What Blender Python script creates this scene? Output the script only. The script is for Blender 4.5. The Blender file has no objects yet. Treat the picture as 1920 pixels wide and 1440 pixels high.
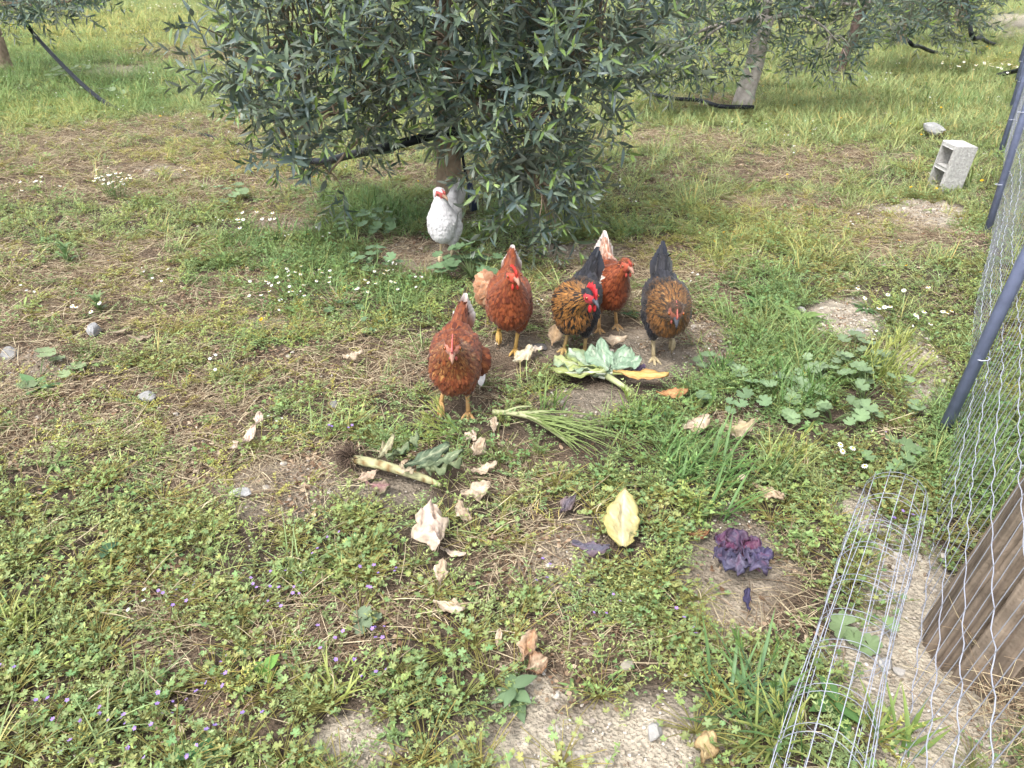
import bpy, math
import numpy as np
from mathutils import Vector, Matrix, Euler

# ------------------------------------------------------------------ camera, sky, sun, exposure
scene = bpy.context.scene
CAM_H, PITCH, FPX = 1.5, math.radians(28.4), 1442.0      # metres, downward tilt, focal length in 1920-wide pixels
cam_data = bpy.data.cameras.new("camera")
cam_data.sensor_width = 36.0
cam_data.lens = 36.0 * FPX / 1920.0
cam_data.clip_start = 0.05
cam_data.clip_end = 3000.0
cam = bpy.data.objects.new("camera", cam_data)
cam.location = (0, 0, CAM_H)
cam.rotation_euler = (math.radians(90) - PITCH, 0, 0)
scene.collection.objects.link(cam)
scene.camera = cam

SUN_EL, SUN_AZ = math.radians(56), math.radians(215)      # azimuth clockwise from +Y
world = bpy.data.worlds.new("World")
scene.world = world
world.use_nodes = True
wn = world.node_tree
wn.nodes.clear()
w_out = wn.nodes.new("ShaderNodeOutputWorld")
w_bg = wn.nodes.new("ShaderNodeBackground")
w_sky = wn.nodes.new("ShaderNodeTexSky")
w_sky.sky_type = 'NISHITA'
w_sky.sun_disc = False
w_sky.sun_elevation = SUN_EL
w_sky.sun_rotation = SUN_AZ
w_sky.dust_density = 3.0
w_hs = wn.nodes.new("ShaderNodeHueSaturation")            # thin white cloud: the same sky, nearly colourless
w_hs.inputs["Saturation"].default_value = 0.30
w_bg.inputs["Strength"].default_value = 0.15
wn.links.new(w_sky.outputs[0], w_hs.inputs["Color"])
wn.links.new(w_hs.outputs[0], w_bg.inputs["Color"])
wn.links.new(w_bg.outputs[0], w_out.inputs["Surface"])

sun_data = bpy.data.lights.new("sun", 'SUN')
sun_data.energy = 1.25
sun_data.angle = math.radians(14)
sun_data.color = (1.0, 0.975, 0.94)
sun = bpy.data.objects.new("sun", sun_data)
sd = Vector((math.sin(SUN_AZ) * math.cos(SUN_EL), math.cos(SUN_AZ) * math.cos(SUN_EL), math.sin(SUN_EL)))
sun.rotation_euler = sd.to_track_quat('Z', 'Y').to_euler()
sun.location = (0, 0, 12)
scene.collection.objects.link(sun)

scene.view_settings.view_transform = 'Standard'
scene.view_settings.look = 'None'
scene.view_settings.exposure = 1.62
scene.view_settings.gamma = 1.0
scene.render.engine = 'CYCLES'
scene.cycles.adaptive_threshold = 0.035
scene.cycles.max_bounces = 4
scene.cycles.diffuse_bounces = 2
scene.cycles.glossy_bounces = 2
scene.cycles.transmission_bounces = 2
scene.cycles.transparent_max_bounces = 4

# ------------------------------------------------------------------ helpers
rng = np.random.default_rng(11)
COL = scene.collection
CP, SP = math.cos(PITCH), math.sin(PITCH)


def S(r, g, b, k=1.0):
    """sRGB bytes to a linear colour."""
    out = []
    for c in (r, g, b):
        c /= 255.0
        out.append((c / 12.92 if c <= 0.04045 else ((c + 0.055) / 1.055) ** 2.4) * k)
    return np.array(out)


def proj(x, y, z=0.0):
    d = np.maximum(y * CP + (CAM_H - z) * SP, 0.05)
    u = -(CAM_H - z) * CP + y * SP
    return 960 + FPX * x / d, 720 - FPX * u / d


def G(px, py, z=0.0):
    """the point of the level z seen at photograph pixel (px, py)"""
    a = (px - 960) / FPX
    b = (720 - py) / FPX
    dy, dz = CP + b * SP, -SP + b * CP
    t = (z - CAM_H) / dz
    return t * a, t * dy


def _hash(ix, iy, seed):
    h = (ix.astype(np.int64) * 374761393 + iy.astype(np.int64) * 668265263 + seed * 974634277) & 0x7fffffff
    h = ((h ^ (h >> 13)) * 1274126177) & 0x7fffffff
    return ((h ^ (h >> 16)) & 0xffff) / 65535.0


def vnoise(x, y, seed=0):
    x = np.asarray(x, float); y = np.asarray(y, float)
    ix, iy = np.floor(x), np.floor(y)
    fx, fy = x - ix, y - iy
    fx = fx * fx * (3 - 2 * fx); fy = fy * fy * (3 - 2 * fy)
    a = _hash(ix, iy, seed); b = _hash(ix + 1, iy, seed)
    c = _hash(ix, iy + 1, seed); d = _hash(ix + 1, iy + 1, seed)
    return (a * (1 - fx) + b * fx) * (1 - fy) + (c * (1 - fx) + d * fx) * fy


def fbm(x, y, seed=0, octv=4):
    s, a, t = 0, 0.5, 0
    for o in range(octv):
        s = s + a * vnoise(x * 2 ** o, y * 2 ** o, seed + o * 17)
        t += a
        a *= 0.5
    return s / t


def height(x, y):
    x = np.asarray(x, float); y = np.asarray(y, float)
    near = np.clip(1 - (y - 6) / 10, 0.15, 1)
    return (fbm(x * 0.7, y * 0.7, 3, 3) - 0.5) * 0.09 + (fbm(x * 5, y * 5, 9, 3) - 0.5) * 0.03 * near


def hz(x, y):
    return float(height(np.array([x]), np.array([y]))[0])


def sstep(a, b, x):
    t = np.clip((x - a) / (b - a), 0, 1)
    return t * t * (3 - 2 * t)


# ---- triangle soup builder: each shape is (V, F, C)
class MB:
    def __init__(self):
        self.v, self.f, self.c, self.n = [], [], [], 0

    def add(self, shp, M=None, col=None):
        V, F, C = shp
        if M is not None:
            m = np.array(M)
            V = V @ m[:3, :3].T + m[:3, 3]
        if col is not None:
            C = np.tile(np.asarray(col, float), (len(V), 1))
        self.v.append(V); self.f.append(F + self.n); self.c.append(C)
        self.n += len(V)
        return self

    def arrays(self):
        return np.concatenate(self.v), np.concatenate(self.f), np.concatenate(self.c)

    def mesh(self, name, mat, smooth=True):
        V, F, C = self.arrays()
        return make_mesh(name, V, F, C, mat, smooth)

    def build(self, name, mat, parent=None, smooth=True):
        return link(name, self.mesh(name, mat, smooth), parent)


def make_mesh(name, V, F, C, mat, smooth=True):
    me = bpy.data.meshes.new(name)
    nv, nf = len(V), len(F)
    me.vertices.add(nv)
    me.vertices.foreach_set("co", np.asarray(V, np.float32).ravel())
    me.loops.add(nf * 3)
    me.loops.foreach_set("vertex_index", np.asarray(F, np.int32).ravel())
    me.polygons.add(nf)
    me.polygons.foreach_set("loop_start", np.arange(0, nf * 3, 3, dtype=np.int32))
    me.polygons.foreach_set("loop_total", np.full(nf, 3, np.int32))
    me.polygons.foreach_set("use_smooth", np.full(nf, smooth))
    if C is not None:
        at = me.attributes.new("col", 'FLOAT_COLOR', 'POINT')
        c4 = np.ones((nv, 4), np.float32); c4[:, :3] = C
        at.data.foreach_set("color", c4.ravel())
    me.update(calc_edges=True)
    me.validate()
    if mat:
        me.materials.append(mat)
    return me


def link(name, me, parent=None):
    o = bpy.data.objects.new(name, me)
    COL.objects.link(o)
    o.parent = parent
    return o


def tag(o, label=None, cat=None, group=None, kind=None):
    if label: o["label"] = label
    if cat: o["category"] = cat
    if group: o["group"] = group
    if kind: o["kind"] = kind
    return o


def empty(name, loc=(0, 0, 0), rz=0.0, scale=1.0):
    o = bpy.data.objects.new(name, None)
    o.empty_display_size = 0.1
    COL.objects.link(o)
    o.location = loc
    o.rotation_euler = (0, 0, rz)
    o.scale = (scale,) * 3
    return o


def const(n, c):
    return np.tile(np.asarray(c, float), (n, 1))


def tube(P, R, sides=6, c=(0.5, 0.5, 0.5), cap=True):
    P = np.asarray(P, float)
    n = len(P)
    R = np.broadcast_to(np.asarray(R, float), (n,))
    T = np.gradient(P, axis=0)
    T /= np.linalg.norm(T, axis=1)[:, None] + 1e-12
    up = np.array([0, 0, 1.0]) if abs(T[0][2]) < 0.9 else np.array([1.0, 0, 0])
    N = np.cross(T[0], up); N /= np.linalg.norm(N)
    rings = []
    a = np.arange(sides) * 2 * math.pi / sides
    for i in range(n):
        N = N - T[i] * N.dot(T[i]); N /= np.linalg.norm(N) + 1e-12
        B = np.cross(T[i], N)
        rings.append(P[i] + R[i] * (np.cos(a)[:, None] * N + np.sin(a)[:, None] * B))
    V = np.concatenate(rings)
    F = []
    for i in range(n - 1):
        for j in range(sides):
            k = (j + 1) % sides
            p, q, r, s = i * sides + j, i * sides + k, (i + 1) * sides + k, (i + 1) * sides + j
            F += [(p, q, r), (p, r, s)]
    if cap:
        V = np.vstack([V, P[0], P[-1]])
        for j in range(sides):
            k = (j + 1) % sides
            F.append((len(V) - 2, k, j))
            F.append((len(V) - 1, (n - 1) * sides + j, (n - 1) * sides + k))
    return V, np.array(F), const(len(V), c)


def ellipsoid(c, r, col=(0.5, 0.5, 0.5), nu=12, nv=8, rot=None):
    V = [(0, 0, 1.0)]
    for i in range(1, nv):
        t = math.pi * i / nv
        for j in range(nu):
            p = 2 * math.pi * j / nu
            V.append((math.sin(t) * math.cos(p), math.sin(t) * math.sin(p), math.cos(t)))
    V.append((0, 0, -1.0))
    V = np.array(V) * np.asarray(r, float)
    if rot is not None:
        V = V @ np.array(rot).T
    V = V + np.asarray(c, float)
    F = []
    for j in range(nu):
        F.append((0, 1 + j, 1 + (j + 1) % nu))
    for i in range(nv - 2):
        for j in range(nu):
            a, b = 1 + i * nu + j, 1 + i * nu + (j + 1) % nu
            F += [(a, a + nu, b + nu), (a, b + nu, b)]
    L = len(V) - 1
    for j in range(nu):
        F.append((L, 1 + (nv - 2) * nu + (j + 1) % nu, 1 + (nv - 2) * nu + j))
    return V, np.array(F), const(len(V), col)


def lance(L, W, fold=0.25, droop=0.15, c=(0.1, 0.2, 0.1), rows=5, c2=None):
    """lanceolate leaf or blade along +X, normal +Z: three columns"""
    V, C = [], []
    c = np.asarray(c); c2 = c if c2 is None else np.asarray(c2)
    for i in range(rows):
        t = i / (rows - 1)
        w = W * 0.5 * max(math.sin(math.pi * (0.06 + 0.94 * t ** 0.85)), 0.02)
        z = -droop * L * t * t
        for s in (-1, 0, 1):
            V.append((L * t, s * w, z + abs(s) * w * fold))
            C.append(c * (1 - t) + c2 * t if s else (c * (1 - t) + c2 * t) * 1.12)
    F = []
    for i in range(rows - 1):
        for j in range(2):
            a = i * 3 + j
            F += [(a, a + 3, a + 4), (a, a + 4, a + 1)]
    return np.array(V), np.array(F), np.array(C)


def palmate(R, lobes=5, teeth=3, depth=0.45, cup=0.2, c=(0.1, 0.2, 0.1), span=300, notch=None):
    """round lobed leaf, centre at the petiole, normal +Z"""
    n = lobes * (teeth + 1) + 1
    V = [(0, 0, 0)]
    ang = np.radians(np.linspace(-span / 2, span / 2, n))
    for i, a in enumerate(ang):
        ph = (i % (teeth + 1)) / (teeth + 1)
        if i % (teeth + 1) == 0:
            r = R * (1 - depth)
        else:
            r = R * (1 - 0.16 * abs(2 * ph - 1) * 1.2) * (1.0 if (i % 2) else 0.93)
        r *= 0.9 + 0.1 * math.cos(a * 0.5)
        V.append((r * math.cos(a), r * math.sin(a), cup * R * (r / R) ** 2 + 0.05 * R * math.sin(i * 2.1)))
    F = [(0, i, i + 1) for i in range(1, n)]
    V = np.array(V)
    C = const(len(V), c)
    C[0] *= 1.25
    return V, np.array(F), C


def rotmat(rx=0, ry=0, rz=0, loc=(0, 0, 0), s=1.0):
    return Matrix.Translation(loc) @ Euler((rx, ry, rz)).to_matrix().to_4x4() @ Matrix.Scale(s, 4)


def frame(xdir, ndir, loc=(0, 0, 0), s=1.0):
    x = Vector(xdir).normalized()
    n = Vector(ndir); n = (n - x * n.dot(x))
    if n.length < 1e-5: n = x.orthogonal()
    n.normalize()
    y = n.cross(x)
    M = Matrix((x, y, n)).transposed().to_4x4() @ Matrix.Scale(s, 4)
    M.translation = Vector(loc)
    return M


def U(a, b): return float(rng.uniform(a, b))


# ------------------------------------------------------------------ materials
def mat_new(name):
    m = bpy.data.materials.new(name)
    m.use_nodes = True
    nt = m.node_tree
    nt.nodes.clear()
    out = nt.nodes.new("ShaderNodeOutputMaterial")
    return m, nt, out


def vmat(name, rough=0.6, inst=False, trans=0.0, spec=0.3, bump=0.0, bscale=60.0, metallic=0.0, vary=0.0, vscale=30.0, sheen=0.0, back=None):
    """material that takes its base colour from the mesh attribute 'col' (times the instance tint)"""
    m, nt, out = mat_new(name)
    N, Lk = nt.nodes, nt.links
    a = N.new("ShaderNodeAttribute"); a.attribute_name = "col"
    col = a.outputs["Color"]

    def mixc(btype, c1, c2, fac=1.0):
        x = N.new("ShaderNodeMix"); x.data_type = 'RGBA'; x.blend_type = btype
        if isinstance(fac, float): x.inputs[0].default_value = fac
        else: Lk.new(fac, x.inputs[0])
        for k, c in ((6, c1), (7, c2)):
            if isinstance(c, tuple): x.inputs[k].default_value = c
            else: Lk.new(c, x.inputs[k])
        return x.outputs[2]
    if inst:
        t = N.new("ShaderNodeAttribute"); t.attribute_type = 'INSTANCER'; t.attribute_name = "tint"
        col = mixc('MULTIPLY', col, t.outputs["Color"])
    if vary or bump:
        tc = N.new("ShaderNodeTexCoord")
        nz = N.new("ShaderNodeTexNoise"); nz.inputs["Scale"].default_value = vscale; nz.inputs["Detail"].default_value = 5
        Lk.new(tc.outputs["Object"], nz.inputs["Vector"])
    if vary:
        mr = N.new("ShaderNodeMapRange")
        mr.inputs[3].default_value = 1 - vary; mr.inputs[4].default_value = 1 + vary
        mr.inputs[1].default_value = 0.3; mr.inputs[2].default_value = 0.7
        Lk.new(nz.outputs[0], mr.inputs[0])
        col = mixc('MULTIPLY', col, mr.outputs[0])
    if back is not None:
        g = N.new("ShaderNodeNewGeometry")
        col = mixc('MIX', col, tuple(back) + (1.0,), g.outputs["Backfacing"])
    p = N.new("ShaderNodeBsdfPrincipled")
    Lk.new(col, p.inputs["Base Color"])
    p.inputs["Roughness"].default_value = rough
    p.inputs["Metallic"].default_value = metallic
    p.inputs["Specular IOR Level"].default_value = spec
    if sheen:
        p.inputs["Sheen Weight"].default_value = sheen
    if bump:
        nb = N.new("ShaderNodeTexNoise"); nb.inputs["Scale"].default_value = bscale; nb.inputs["Detail"].default_value = 6
        Lk.new(tc.outputs["Object"], nb.inputs["Vector"])
        bp = N.new("ShaderNodeBump"); bp.inputs["Strength"].default_value = bump; bp.inputs["Distance"].default_value = 0.01
        Lk.new(nb.outputs[0], bp.inputs["Height"])
        Lk.new(bp.outputs[0], p.inputs["Normal"])
    sh = p.outputs[0]
    if trans:
        tr = N.new("ShaderNodeBsdfTranslucent")
        Lk.new(col, tr.inputs["Color"])
        mx = N.new("ShaderNodeMixShader"); mx.inputs[0].default_value = trans
        Lk.new(sh, mx.inputs[1]); Lk.new(tr.outputs[0], mx.inputs[2])
        sh = mx.outputs[0]
    Lk.new(sh, out.inputs["Surface"])
    return m


M_LEAF_I = vmat("weed_leaf", 0.55, inst=True, trans=0.3, spec=0.3)
M_DRY_I = vmat("dry_stem", 0.8, inst=True, spec=0.15)
M_STONE_I = vmat("pebble", 0.85, inst=True, spec=0.2, bump=0.4, bscale=200, vary=0.15, vscale=90)
M_LEAF = vmat("broad_leaf", 0.5, trans=0.25, spec=0.35, vary=0.12, vscale=25)
M_DRYLEAF = vmat("dry_leaf", 0.75, trans=0.15, spec=0.15, vary=0.25, vscale=35, bump=0.35, bscale=90)
M_OLIVE = vmat("olive_leaf", 0.46, trans=0.12, spec=0.5, back=S(128, 138, 122, 0.62))
M_OLIVE_FAR = vmat("olive_leaf_far", 0.5, trans=0.15, spec=0.35, back=S(140, 150, 132, 0.62))
M_BARK = vmat("olive_bark", 0.9, spec=0.1, bump=0.9, bscale=35, vary=0.35, vscale=14)
M_LOG = vmat("weathered_wood", 0.85, spec=0.15, bump=0.5, bscale=70, vary=0.3, vscale=18)
M_FEATHER = vmat("feather", 0.6, spec=0.25, sheen=0.15, vary=0.12, vscale=60)
M_SKIN = vmat("bird_skin", 0.55, spec=0.35, bump=0.25, bscale=300, vary=0.15, vscale=80)
M_EYE = vmat("bird_eye", 0.1, spec=0.8)
M_WIRE = vmat("galvanised_wire", 0.42, spec=0.5, metallic=0.25)
M_POST = vmat("painted_steel", 0.5, spec=0.4, vary=0.14, vscale=25, bump=0.1, bscale=120)
M_HOSE = vmat("black_polyethylene", 0.6, spec=0.25, vary=0.2, vscale=12)
M_CONC = vmat("concrete", 0.95, spec=0.1, bump=0.9, bscale=70, vary=0.2, vscale=45)
M_ROCK = vmat("limestone", 0.9, spec=0.15, bump=0.7, bscale=45, vary=0.2, vscale=25)

# ------------------------------------------------------------------ zones of the plot (pixels of the photograph, read on the ground)
BARE = [(1115, 1412, 235, 95), (530, 925, 160, 48), (1090, 765, 95, 42), (1270, 650, 150, 52), (1375, 1055, 110, 95),
        (1690, 1110, 70, 185), (1745, 1320, 140, 190), (650, 1385, 70, 42), (545, 425, 55, 20), (1730, 400, 90, 34),
        (1585, 590, 80, 42), (1725, 690, 50, 60), (1065, 1050, 75, 60), (770, 480, 80, 26), (290, 318, 80, 10),
        (1010, 655, 75, 24), (480, 605, 60, 20), (60, 690, 80, 30), (1600, 960, 70, 50), (1190, 690, 90, 28), (215, 130, 60, 12),
        (1000, 1300, 70, 30), (700, 930, 80, 25), (1900, 45, 70, 22), (1110, 470, 90, 22)]
STRAW = [(260, 570, 360, 105), (200, 760, 340, 95), (650, 690, 200, 52), (1180, 560, 200, 110), (420, 330, 190, 50),
         (770, 475, 120, 45), (520, 400, 90, 45), (1260, 265, 150, 28), (1560, 300, 120, 24), (890, 700, 130, 80),
         (540, 890, 220, 65), (580, 1190, 110, 75), (300, 1190, 70, 80), (900, 880, 240, 50), (1080, 1220, 220, 70),
         (430, 1350, 120, 60), (1330, 190, 90, 14), (1400, 1160, 120, 120), (1650, 440, 120, 40), 
         (130, 340, 240, 40), (1010, 1040, 130, 60), (1360, 800, 90, 35), (700, 1140, 120, 40), (350, 105, 130, 22), (150, 290, 260, 42), (330, 245, 190, 26), (1500, 385, 170, 28), (1700, 460, 150, 34), (1420, 325, 190, 22), (760, 330, 120, 26), (60, 560, 160, 90), (60, 820, 180, 60)]
LUSH = [(600, 520, 230, 110), (650, 400, 190, 60), (1450, 720, 210, 110), (1120, 850, 300, 62), (1010, 430, 170, 50),
        (130, 150, 230, 70), (1290, 870, 150, 60), (860, 640, 60, 40), (1400, 560, 110, 50), (1850, 840, 110, 130)]
YELLOW = [(1380, 440, 250, 60), (520, 610, 260, 30), (90, 210, 160, 25), (1870, 125, 90, 12), (200, 60, 220, 40), (420, 300, 200, 30), (1150, 420, 160, 40)]


def zone(lst, px, py, x, y, seed, soft=0.3, amp=1.3):
    n = (fbm(x * 3.6, y * 3.6, seed, 5) - 0.5) * amp
    m = np.zeros_like(px)
    for cx, cy, rx, ry in lst:
        r = np.sqrt(((px - cx) / rx) ** 2 + ((py - cy) / ry) ** 2) + n
        m = np.maximum(m, sstep(1 + soft, 1 - soft, r))
    return m


def zones(x, y):
    px, py = proj(x, y)
    return dict(px=px, py=py, bare=zone(BARE, px, py, x, y, 5), straw=zone(STRAW, px, py, x, y, 23), lush=zone(LUSH, px, py, x, y, 41),
                yellow=zone(YELLOW, px, py, x, y, 57), n=fbm(x * 2.0, y * 2.0, 71, 4), n2=fbm(x * 6.0, y * 6.0, 83, 3))


# ------------------------------------------------------------------ ground: one sheet to the horizon
def spread(lo, hi, fine_lo, fine_hi, step, grow):
    a = list(np.arange(fine_lo, fine_hi, step))
    s, v = step, a[-1]
    while v < hi:
        s *= grow; v += s; a.append(v)
    s, v = step, a[0]
    pre = []
    while v > lo:
        s *= grow; v -= s; pre.append(v)
    return np.array(pre[::-1] + a)


def build_ground():
    xs = spread(-900, 900, -4.5, 4.5, 0.035, 1.16)
    ys = spread(-300, 1600, 0.3, 7.5, 0.035, 1.10)
    X, Y = np.meshgrid(xs, ys)
    x, y = X.ravel(), Y.ravel()
    z = height(x, y)
    Z = zones(x, np.maximum(y, 0.2))
    z = z + Z["bare"] * (fbm(x * 12, y * 12, 33, 3) - 0.5) * 0.030 * (y < 9)
    nx, ny = len(xs), len(ys)
    I = np.arange(nx * ny).reshape(ny, nx)
    a, b, c, d = I[:-1, :-1].ravel(), I[:-1, 1:].ravel(), I[1:, 1:].ravel(), I[1:, :-1].ravel()
    F = np.concatenate([np.stack([a, b, c], 1), np.stack([a, c, d], 1)])
    soil = S(136, 120, 104, 0.52); pale = S(216, 203, 182, 0.72); brown = S(150, 130, 110, 0.55); green = S(126, 142, 86, 0.55)
    C = const(len(x), soil * 0.8)
    far = sstep(5, 12, y)[:, None]
    C = C * (1 - far * 0.75) + green * far * 0.75
    st = Z["straw"][:, None] * 0.8
    C = C * (1 - st) + brown * st
    pal = (Z["bare"] * (0.35 + 0.65 * sstep(1000, 1300, Z["py"]) + 0.5 * sstep(1350, 1600, Z["px"]))).clip(0, 1)[:, None]
    C = C * (1 - pal) + pale * pal
    m, nt, out = mat_new("soil")
    N, Lk = nt.nodes, nt.links
    at = N.new("ShaderNodeAttribute"); at.attribute_name = "col"
    tc = N.new("ShaderNodeTexCoord")
    n1 = N.new("ShaderNodeTexNoise"); n1.inputs["Scale"].default_value = 28; n1.inputs["Detail"].default_value = 8; n1.inputs["Roughness"].default_value = 0.7
    n2 = N.new("ShaderNodeTexVoronoi"); n2.inputs["Scale"].default_value = 85
    n3 = N.new("ShaderNodeTexNoise"); n3.inputs["Scale"].default_value = 160; n3.inputs["Detail"].default_value = 4
    for n in (n1, n2, n3): Lk.new(tc.outputs["Object"], n.inputs["Vector"])
    mr = N.new("ShaderNodeMapRange"); mr.inputs[1].default_value = 0.3; mr.inputs[2].default_value = 0.7; mr.inputs[3].default_value = 0.5; mr.inputs[4].default_value = 1.3
    Lk.new(n1.outputs[0], mr.inputs[0])
    mx = N.new("ShaderNodeMix"); mx.data_type = 'RGBA'; mx.blend_type = 'MULTIPLY'; mx.inputs[0].default_value = 1
    Lk.new(at.outputs["Color"], mx.inputs[6]); Lk.new(mr.outputs[0], mx.inputs[7])
    ad = N.new("ShaderNodeMath"); ad.operation = 'MULTIPLY_ADD'; ad.inputs[1].default_value = 0.6
    Lk.new(n2.outputs["Distance"], ad.inputs[0]); Lk.new(n1.outputs[0], ad.inputs[2])
    ad2 = N.new("ShaderNodeMath"); ad2.operation = 'MULTIPLY_ADD'; ad2.inputs[1].default_value = 0.5
    Lk.new(n3.outputs[0], ad2.inputs[0]); Lk.new(ad.outputs[0], ad2.inputs[2])
    bp = N.new("ShaderNodeBump"); bp.inputs["Strength"].default_value = 1.0; bp.inputs["Distance"].default_value = 0.018
    Lk.new(ad2.outputs[0], bp.inputs["Height"])
    p = N.new("ShaderNodeBsdfPrincipled"); p.inputs["Roughness"].default_value = 0.95; p.inputs["Specular IOR Level"].default_value = 0.1
    Lk.new(mx.outputs[2], p.inputs["Base Color"]); Lk.new(bp.outputs[0], p.inputs["Normal"])
    Lk.new(p.outputs[0], out.inputs["Surface"])
    o = link("ground", make_mesh("ground", np.stack([x, y, z], 1), F, C, m))
    return tag(o, "uneven orchard soil of pale earth and brown litter", "ground", kind="structure")


build_ground()

# things that lie or stand on the ground: (px, py, radius m) kept nearly free of weeds
CLEAR = []


def clear_at(px, py, r):
    x, y = G(px, py)
    CLEAR.append((x, y, r))


# ------------------------------------------------------------------ olive trees
OL_DARK = [S(98, 116, 94, 0.66), S(76, 96, 84, 0.62), S(118, 136, 112, 0.68), S(96, 114, 110, 0.66)]
OL_YOUNG = [S(140, 165, 80, 0.62), S(125, 152, 84, 0.62)]


def make_sprig(seed, L=0.26, pairs=8, leaf=0.085, old=False, rows=5):
    """an olive shoot along +Z with opposite leaves and a pale tip; returns a shape"""
    global rng
    keep = rng; rng = np.random.default_rng(seed)
    b = MB()
    bend = np.array([U(-0.25, 0.25), U(-0.25, 0.25)])
    ts = np.linspace(0, 1, 6)
    P = np.stack([bend[0] * L * ts ** 2, bend[1] * L * ts ** 2, L * ts], 1)
    b.add(tube(P, np.linspace(0.0028, 0.0012, 6), 4, S(120, 120, 95, 0.6), cap=False))
    for i in range(pairs):
        t = (i + 0.6) / pairs
        p = np.array([bend[0] * L * t * t, bend[1] * L * t * t, L * t])
        az = i * math.pi / 2 + U(-0.3, 0.3)
        for s in (0, math.pi):
            if U(0, 1) < 0.06: continue
            a = az + s + U(-0.2, 0.2)
            el = U(0.1, 0.75) + 0.35 * t
            d = np.array([math.cos(a) * math.cos(el), math.sin(a) * math.cos(el), math.sin(el)])
            young = t > 0.82
            c = (OL_YOUNG if young else OL_DARK)[int(U(0, 1.999 if young else 3.999))] * U(0.85, 1.2)
            if not young and U(0, 1) < 0.004: c = S(205, 140, 50, 0.6)
            ln = leaf * U(0.75, 1.1) * (0.75 if young else 1.0)
            up = Vector((U(-.25, .25), U(-.25, .25), 1)) if U(0, 1) < 0.85 else Vector((U(-1, 1), U(-1, 1), U(-.2, 1)))
            b.add(lance(ln, ln * U(0.19, 0.25), 0.22, U(-0.05, 0.22), c, rows), frame(d, up, p))
    for k in range(3):
        a = U(0, 6.28)
        d = (math.cos(a) * 0.4, math.sin(a) * 0.4, 1)
        b.add(lance(leaf * U(0.4, 0.65), leaf * 0.13, 0.2, 0.0, OL_YOUNG[k % 2], 4), frame(d, (math.cos(a), math.sin(a), 0.2), P[-1]))
    for k in range(5):                                  # flower buds
        a = U(0, 6.28); q = P[-2] + np.array([math.cos(a), math.sin(a), 0.6]) * U(0.008, 0.028)
        b.add(tube([P[-2], q], [0.0008, 0.0022], 3, S(165, 175, 110, 0.6)))
    rng = keep
    return b.arrays()


SPRIGS = [make_sprig(100 + k, L=0.2 + 0.03 * (k % 4), pairs=6 + k % 3, leaf=0.098) for k in range(8)]
SPRIG_ME = [make_mesh("olive_shoot", *s, M_OLIVE) for s in SPRIGS]
SPRIGS_FAR = [make_sprig(200 + k, L=0.26 + 0.03 * (k % 4), pairs=6 + k % 2, leaf=0.1, rows=4) for k in range(5)]
BARK = S(150, 134, 116, 0.62)


def quad(p0, p1, p2, n=8):
    t = np.linspace(0, 1, n)[:, None]
    return (1 - t) ** 2 * np.array(p0) + 2 * t * (1 - t) * np.array(p1) + t * t * np.array(p2)


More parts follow.
